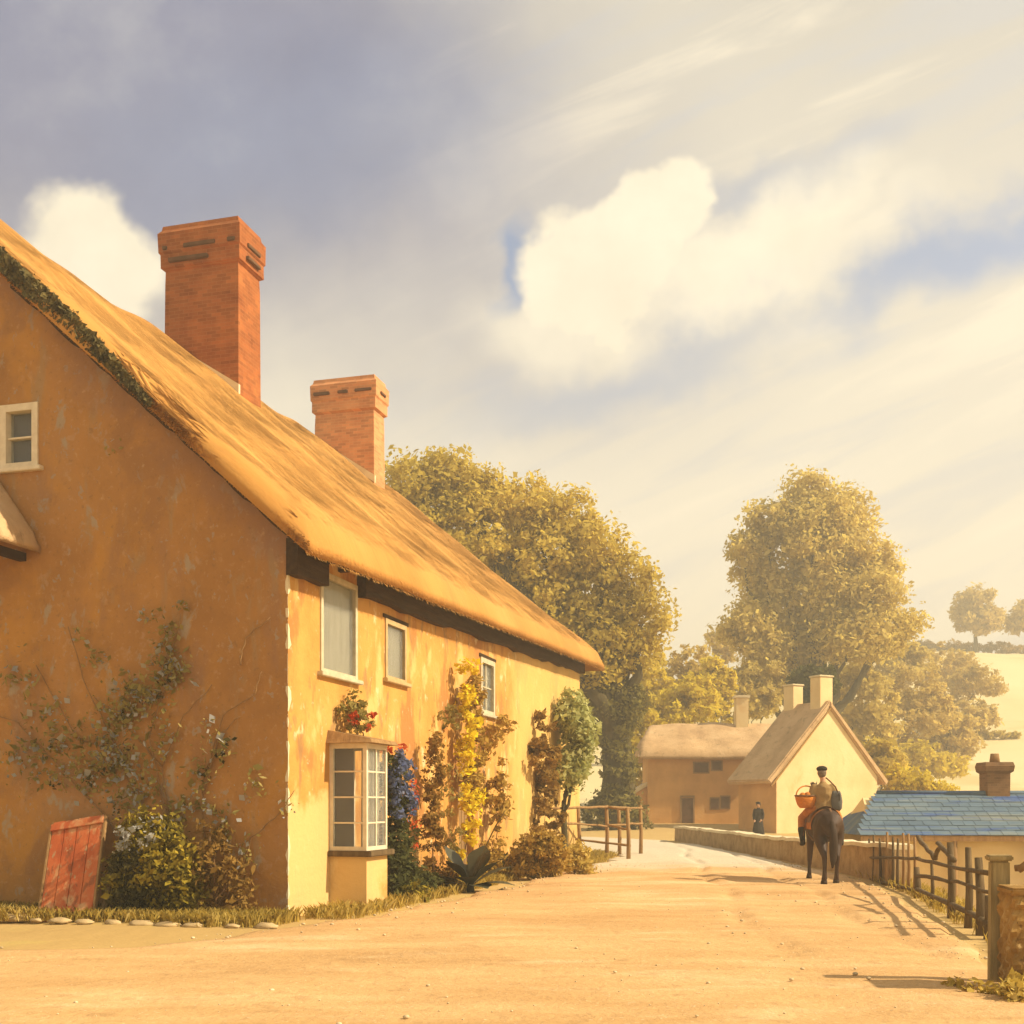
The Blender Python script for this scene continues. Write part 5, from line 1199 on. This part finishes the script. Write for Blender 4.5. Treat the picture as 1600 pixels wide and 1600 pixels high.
def rider():
    root = empty('person', HB + Vector((0, 0, 1.38)), R(-4), 'rider in a brown coat and dark cap on the bay horse', 'person')
    # local: z = 0 at the seat, facing +y
    sh = {}; ch = []
    neck, head = (0, .02, .60), (-.015, .05, .76)
    ch.append(([(0, 0, .02), (0, -.01, .16), (0, -.015, .32), (0, -.005, .46), (0, .01, .53)], [(.165, .12), (.15, .11), (.165, .115), (.175, .11), (.09, .075)]))
    ch.append(([(0, .0, .50), (0, .02, .60), (0, .03, .66)], [.065, .055, .055]))
    arms = {-1: [(-.17, 0, .47), (-.245, -.03, .30), (-.25, .02, .17), (-.20, .16, .10), (-.165, .25, .10)], 1: [(.17, 0, .47), (.25, -.02, .31), (.26, .04, .17), (.17, .20, .12), (.12, .28, .12)]}
    hands = []
    for s, P in arms.items():
        ch.append((P, [.058, .05, .044, .036, .028]))
        d = Vector(P[-1]) - Vector(P[-2]); hands += fingers(P[-1], d, (0, 0, 1), .5)
    legs = {}
    for s in (-1, 1):
        legs[s] = [(s * .09, .0, .04), (s * .25, .16, -.02), (s * .36, .30, -.14), (s * .385, .20, -.36), (s * .375, .13, -.56), (s * .375, .12, -.62)]
        ch.append((legs[s], [.095, .092, .07, .058, .042, .04])); ch.append(([(s * .375, .09, -.64), (s * .375, .2, -.66), (s * .375, .28, -.665)], [(.036, .03), (.042, .03), (.03, .022)]))
    hb = [(head, (.078, .098, .115)), ((-.013, .075, .71), (.058, .075, .06)), ((-.012, .158, .752), (.014, .022, .018)), ((-.093, .045, .755), (.012, .022, .032)), ((.063, .045, .755), (.012, .022, .032))]
    body_mesh('body', ch + hands, hb, M['skin'], root, .0125, 2)
    f = MB()
    for s in (-1, 1): f.ball((-.013 + s * .030, .137, .775), (.012, .008, .009))
    f.build('eye', M['soot'], root, True); f = MB(); f.tube([(-.04, .142, .712), (-.013, .152, .708), (.014, .142, .712)], .006, 6); f.build('mouth', M['trouser'], root, True)
    coat = [([(0, -.005, -.04), (0, -.01, .06), (0, -.01, .18), (0, -.015, .32), (0, -.005, .455), (0, .01, .535)], [(.225, .175), (.19, .148), (.170, .13), (.185, .138), (.192, .128), (.088, .08)])]
    for s, P in arms.items(): coat.append((P[:4] + [tuple(Vector(P[3]).lerp(Vector(P[4]), .6))], [.078, .070, .064, .053, .046]))
    body_mesh('coat', coat, [], M['coat'], root, .02, 3)
    tr = [(legs[s][:5], [.125, .108, .086, .072, .055]) for s in (-1, 1)]
    body_mesh('trousers', tr, [((0, .0, .02), (.17, .14, .1))], M['trouser'], root, .02, 3)
    bt = []
    for s in (-1, 1): bt += [([legs[s][3], legs[s][4], (s * .375, .11, -.63)], [.078, .058, .052]), ([(s * .375, .07, -.645), (s * .375, .2, -.66), (s * .375, .29, -.668)], [(.048, .04), (.05, .038), (.036, .028)])]
    body_mesh('boots', bt, [], M['blackcloth'], root, .014, 2)
    hr = MB(); hr.ball((-.015, .028, .765), (.086, .096, .112), 18, 12); hr.build('hair', M['hair'], root, True)
    cp = MB(); cp.ball((-.015, .042, .838), (.108, .125, .062), 18, 10); cp.tube([(-.015, .13, .815), (-.015, .205, .80)], [(.085, .014), (.05, .01)], 14); body = cp.build('cap', M['blackcloth'], root, True)
rider()
def basket():
    p = HB + Vector((-.33, .02, 1.60)); root = empty('basket', p, R(20), 'orange wicker basket hanging on the left arm of the rider', 'basket')
    N = 22; V = []; pr = [(.0, -.16, .11), (.05, -.1, .155), (.0, .0, .185), (0, .08, .20), (0, .085, .185), (0, .0, .17), (0, -.13, .10)]
    for (_, z, r) in pr:
        for i in range(N): a = 2 * math.pi * i / N; V.append((r * 1.2 * math.cos(a), r * .85 * math.sin(a), z + .006 * math.sin(i * math.pi)))
    Fc = [(j * N + i, j * N + (i + 1) % N, (j + 1) * N + (i + 1) % N, (j + 1) * N + i) for j in range(len(pr) - 1) for i in range(N)] + [tuple(range(N - 1, -1, -1)), tuple((len(pr) - 1) * N + i for i in range(N))]
    b = MB(); b.add(V, Fc); b.build('body', M['wicker'], root, True)
    b = MB(); b.tube([(.235 * math.cos(a), .168 * math.sin(a), .085) for a in np.linspace(0, 2 * math.pi, 25)], .016, 8); b.build('rim', M['leather'], root, True)
    b = MB(); b.tube([(.23 * math.cos(a), 0, .08 + .20 * math.sin(a)) for a in np.linspace(0, math.pi, 15)], .014, 8); b.build('handle', M['wicker'], root, True)
    b = MB(); 
    for (x, y, z) in ((-.08, 0, .08), (.07, .04, .085), (.0, -.05, .09)): b.ball((x, y, z), .07, 10, 8)
    b.build('cloth_cover', M['wicker'], root, True)
basket()
def sack():
    p = HB + Vector((.235, -.10, 1.62)); root = empty('shoulder_bag', p, R(-8), 'blue grey canvas bag on the right hip of the rider', 'bag')
    b = MB(); b.tube([(0, 0, -.22), (0.01, 0, -.18), (.01, 0, -.05), (0, 0, .1), (0, 0, .16)], [(.03, .07), (.05, .10), (.052, .11), (.04, .095), (.012, .07)], 14); b.build('body', M['sack'], root, True)
    b = MB(); b.tube([(0.02, -.06, .13), (-.03, -.10, .24), (-.14, -.07, .36), (-.20, .0, .42)], .014, 8); b.build('strap', M['leather'], root, True)
    b = MB(); b.tube([(.05, 0, .12), (.062, 0, .05), (.064, 0, -.03)], [(.01, .09), (.01, .095), (.008, .08)], 12); b.build('flap', M['sack'], root, True)
sack()
def woman():
    b = at(1185, 1307, 51.5); b.z = float(ground_z(b.x, b.y))
    root = empty('person', b, R(160), 'small dark figure in a long black dress and bonnet standing beyond the low wall', 'person')
    ch = [([(0, 0, .82), (0, 0, 1.0), (0, 0, 1.2), (0, .0, 1.33)], [(.15, .11), (.12, .10), (.155, .105), (.07, .06)]), ([(0, 0, 1.3), (0, .01, 1.42)], [.05, .05])]
    hands = []
    arms = {}
    for s in (-1, 1):
        P = [(s * .16, 0, 1.27), (s * .215, -.02, 1.05), (s * .2, .06, .88), (s * .16, .13, .82)]; arms[s] = P; ch.append((P, [.05, .042, .034, .026]))
        hands += fingers(P[-1], Vector(P[-1]) - Vector(P[-2]), (0, 0, 1), .45)
        ch.append(([(s * .09, 0, .86), (s * .085, .01, .48), (s * .08, 0, .08)], [.085, .06, .038])); ch.append(([(s * .08, -.02, .03), (s * .08, .13, .025)], [(.034, .03), (.03, .02)]))
    body_mesh('body', ch + hands, [((0, .03, 1.49), (.072, .09, .108)), ((0, .125, 1.48), (.013, .02, .016)), ((-.072, .025, 1.485), (.011, .02, .03)), ((.072, .025, 1.485), (.011, .02, .03))], M['skin'], root, .0125, 2)
    dr = [([(0, 0, .05), (0, 0, .4), (0, 0, .8), (0, 0, 1.0), (0, 0, 1.2), (0, 0, 1.34)], [(.30, .27), (.25, .21), (.19, .16), (.14, .12), (.175, .125), (.075, .068)])]
    for s, P in arms.items(): dr.append((P, [.066, .058, .046, .036]))
    body_mesh('dress', dr, [], M['blackcloth'], root, .02, 3)
    h = MB(); h.ball((0, -.005, 1.515), (.1, .105, .115), 16, 12); h.tube([(0, .06, 1.57), (0, .10, 1.58)], [(.10, .05), (.11, .06)], 14); h.build('bonnet', M['blackcloth'], root, True)
    f = MB()
    for s in (-1, 1): f.ball((s * .028, .112, 1.505), (.011, .007, .009))
    f.build('eye', M['soot'], root, True)
    f = MB(); f.tube([(-.025, .115, 1.44), (0, .122, 1.438), (.025, .115, 1.44)], .005, 6); f.build('mouth', M['trouser'], root, True)
woman()

# ------------------------------------------------------------------ warm summer haze
def haze():
    m = bpy.data.materials.new('summer_haze'); m.use_nodes = True; T = NT(m.node_tree); T.n.clear()
    out = T.new('ShaderNodeOutputMaterial'); v = T.new('ShaderNodeVolumePrincipled')
    v.inputs['Color'].default_value = (1, .92, .72, 1); v.inputs['Density'].default_value = .0033; v.inputs['Anisotropy'].default_value = .2
    T.l.new(v.outputs[0], out.inputs['Volume'])
    b = MB(); b.box(-325, 325, -95, 405, -6, 40); o = b.build('haze', m); tag(o, 'thin warm haze lying over the whole valley', 'haze', kind='stuff')
haze()
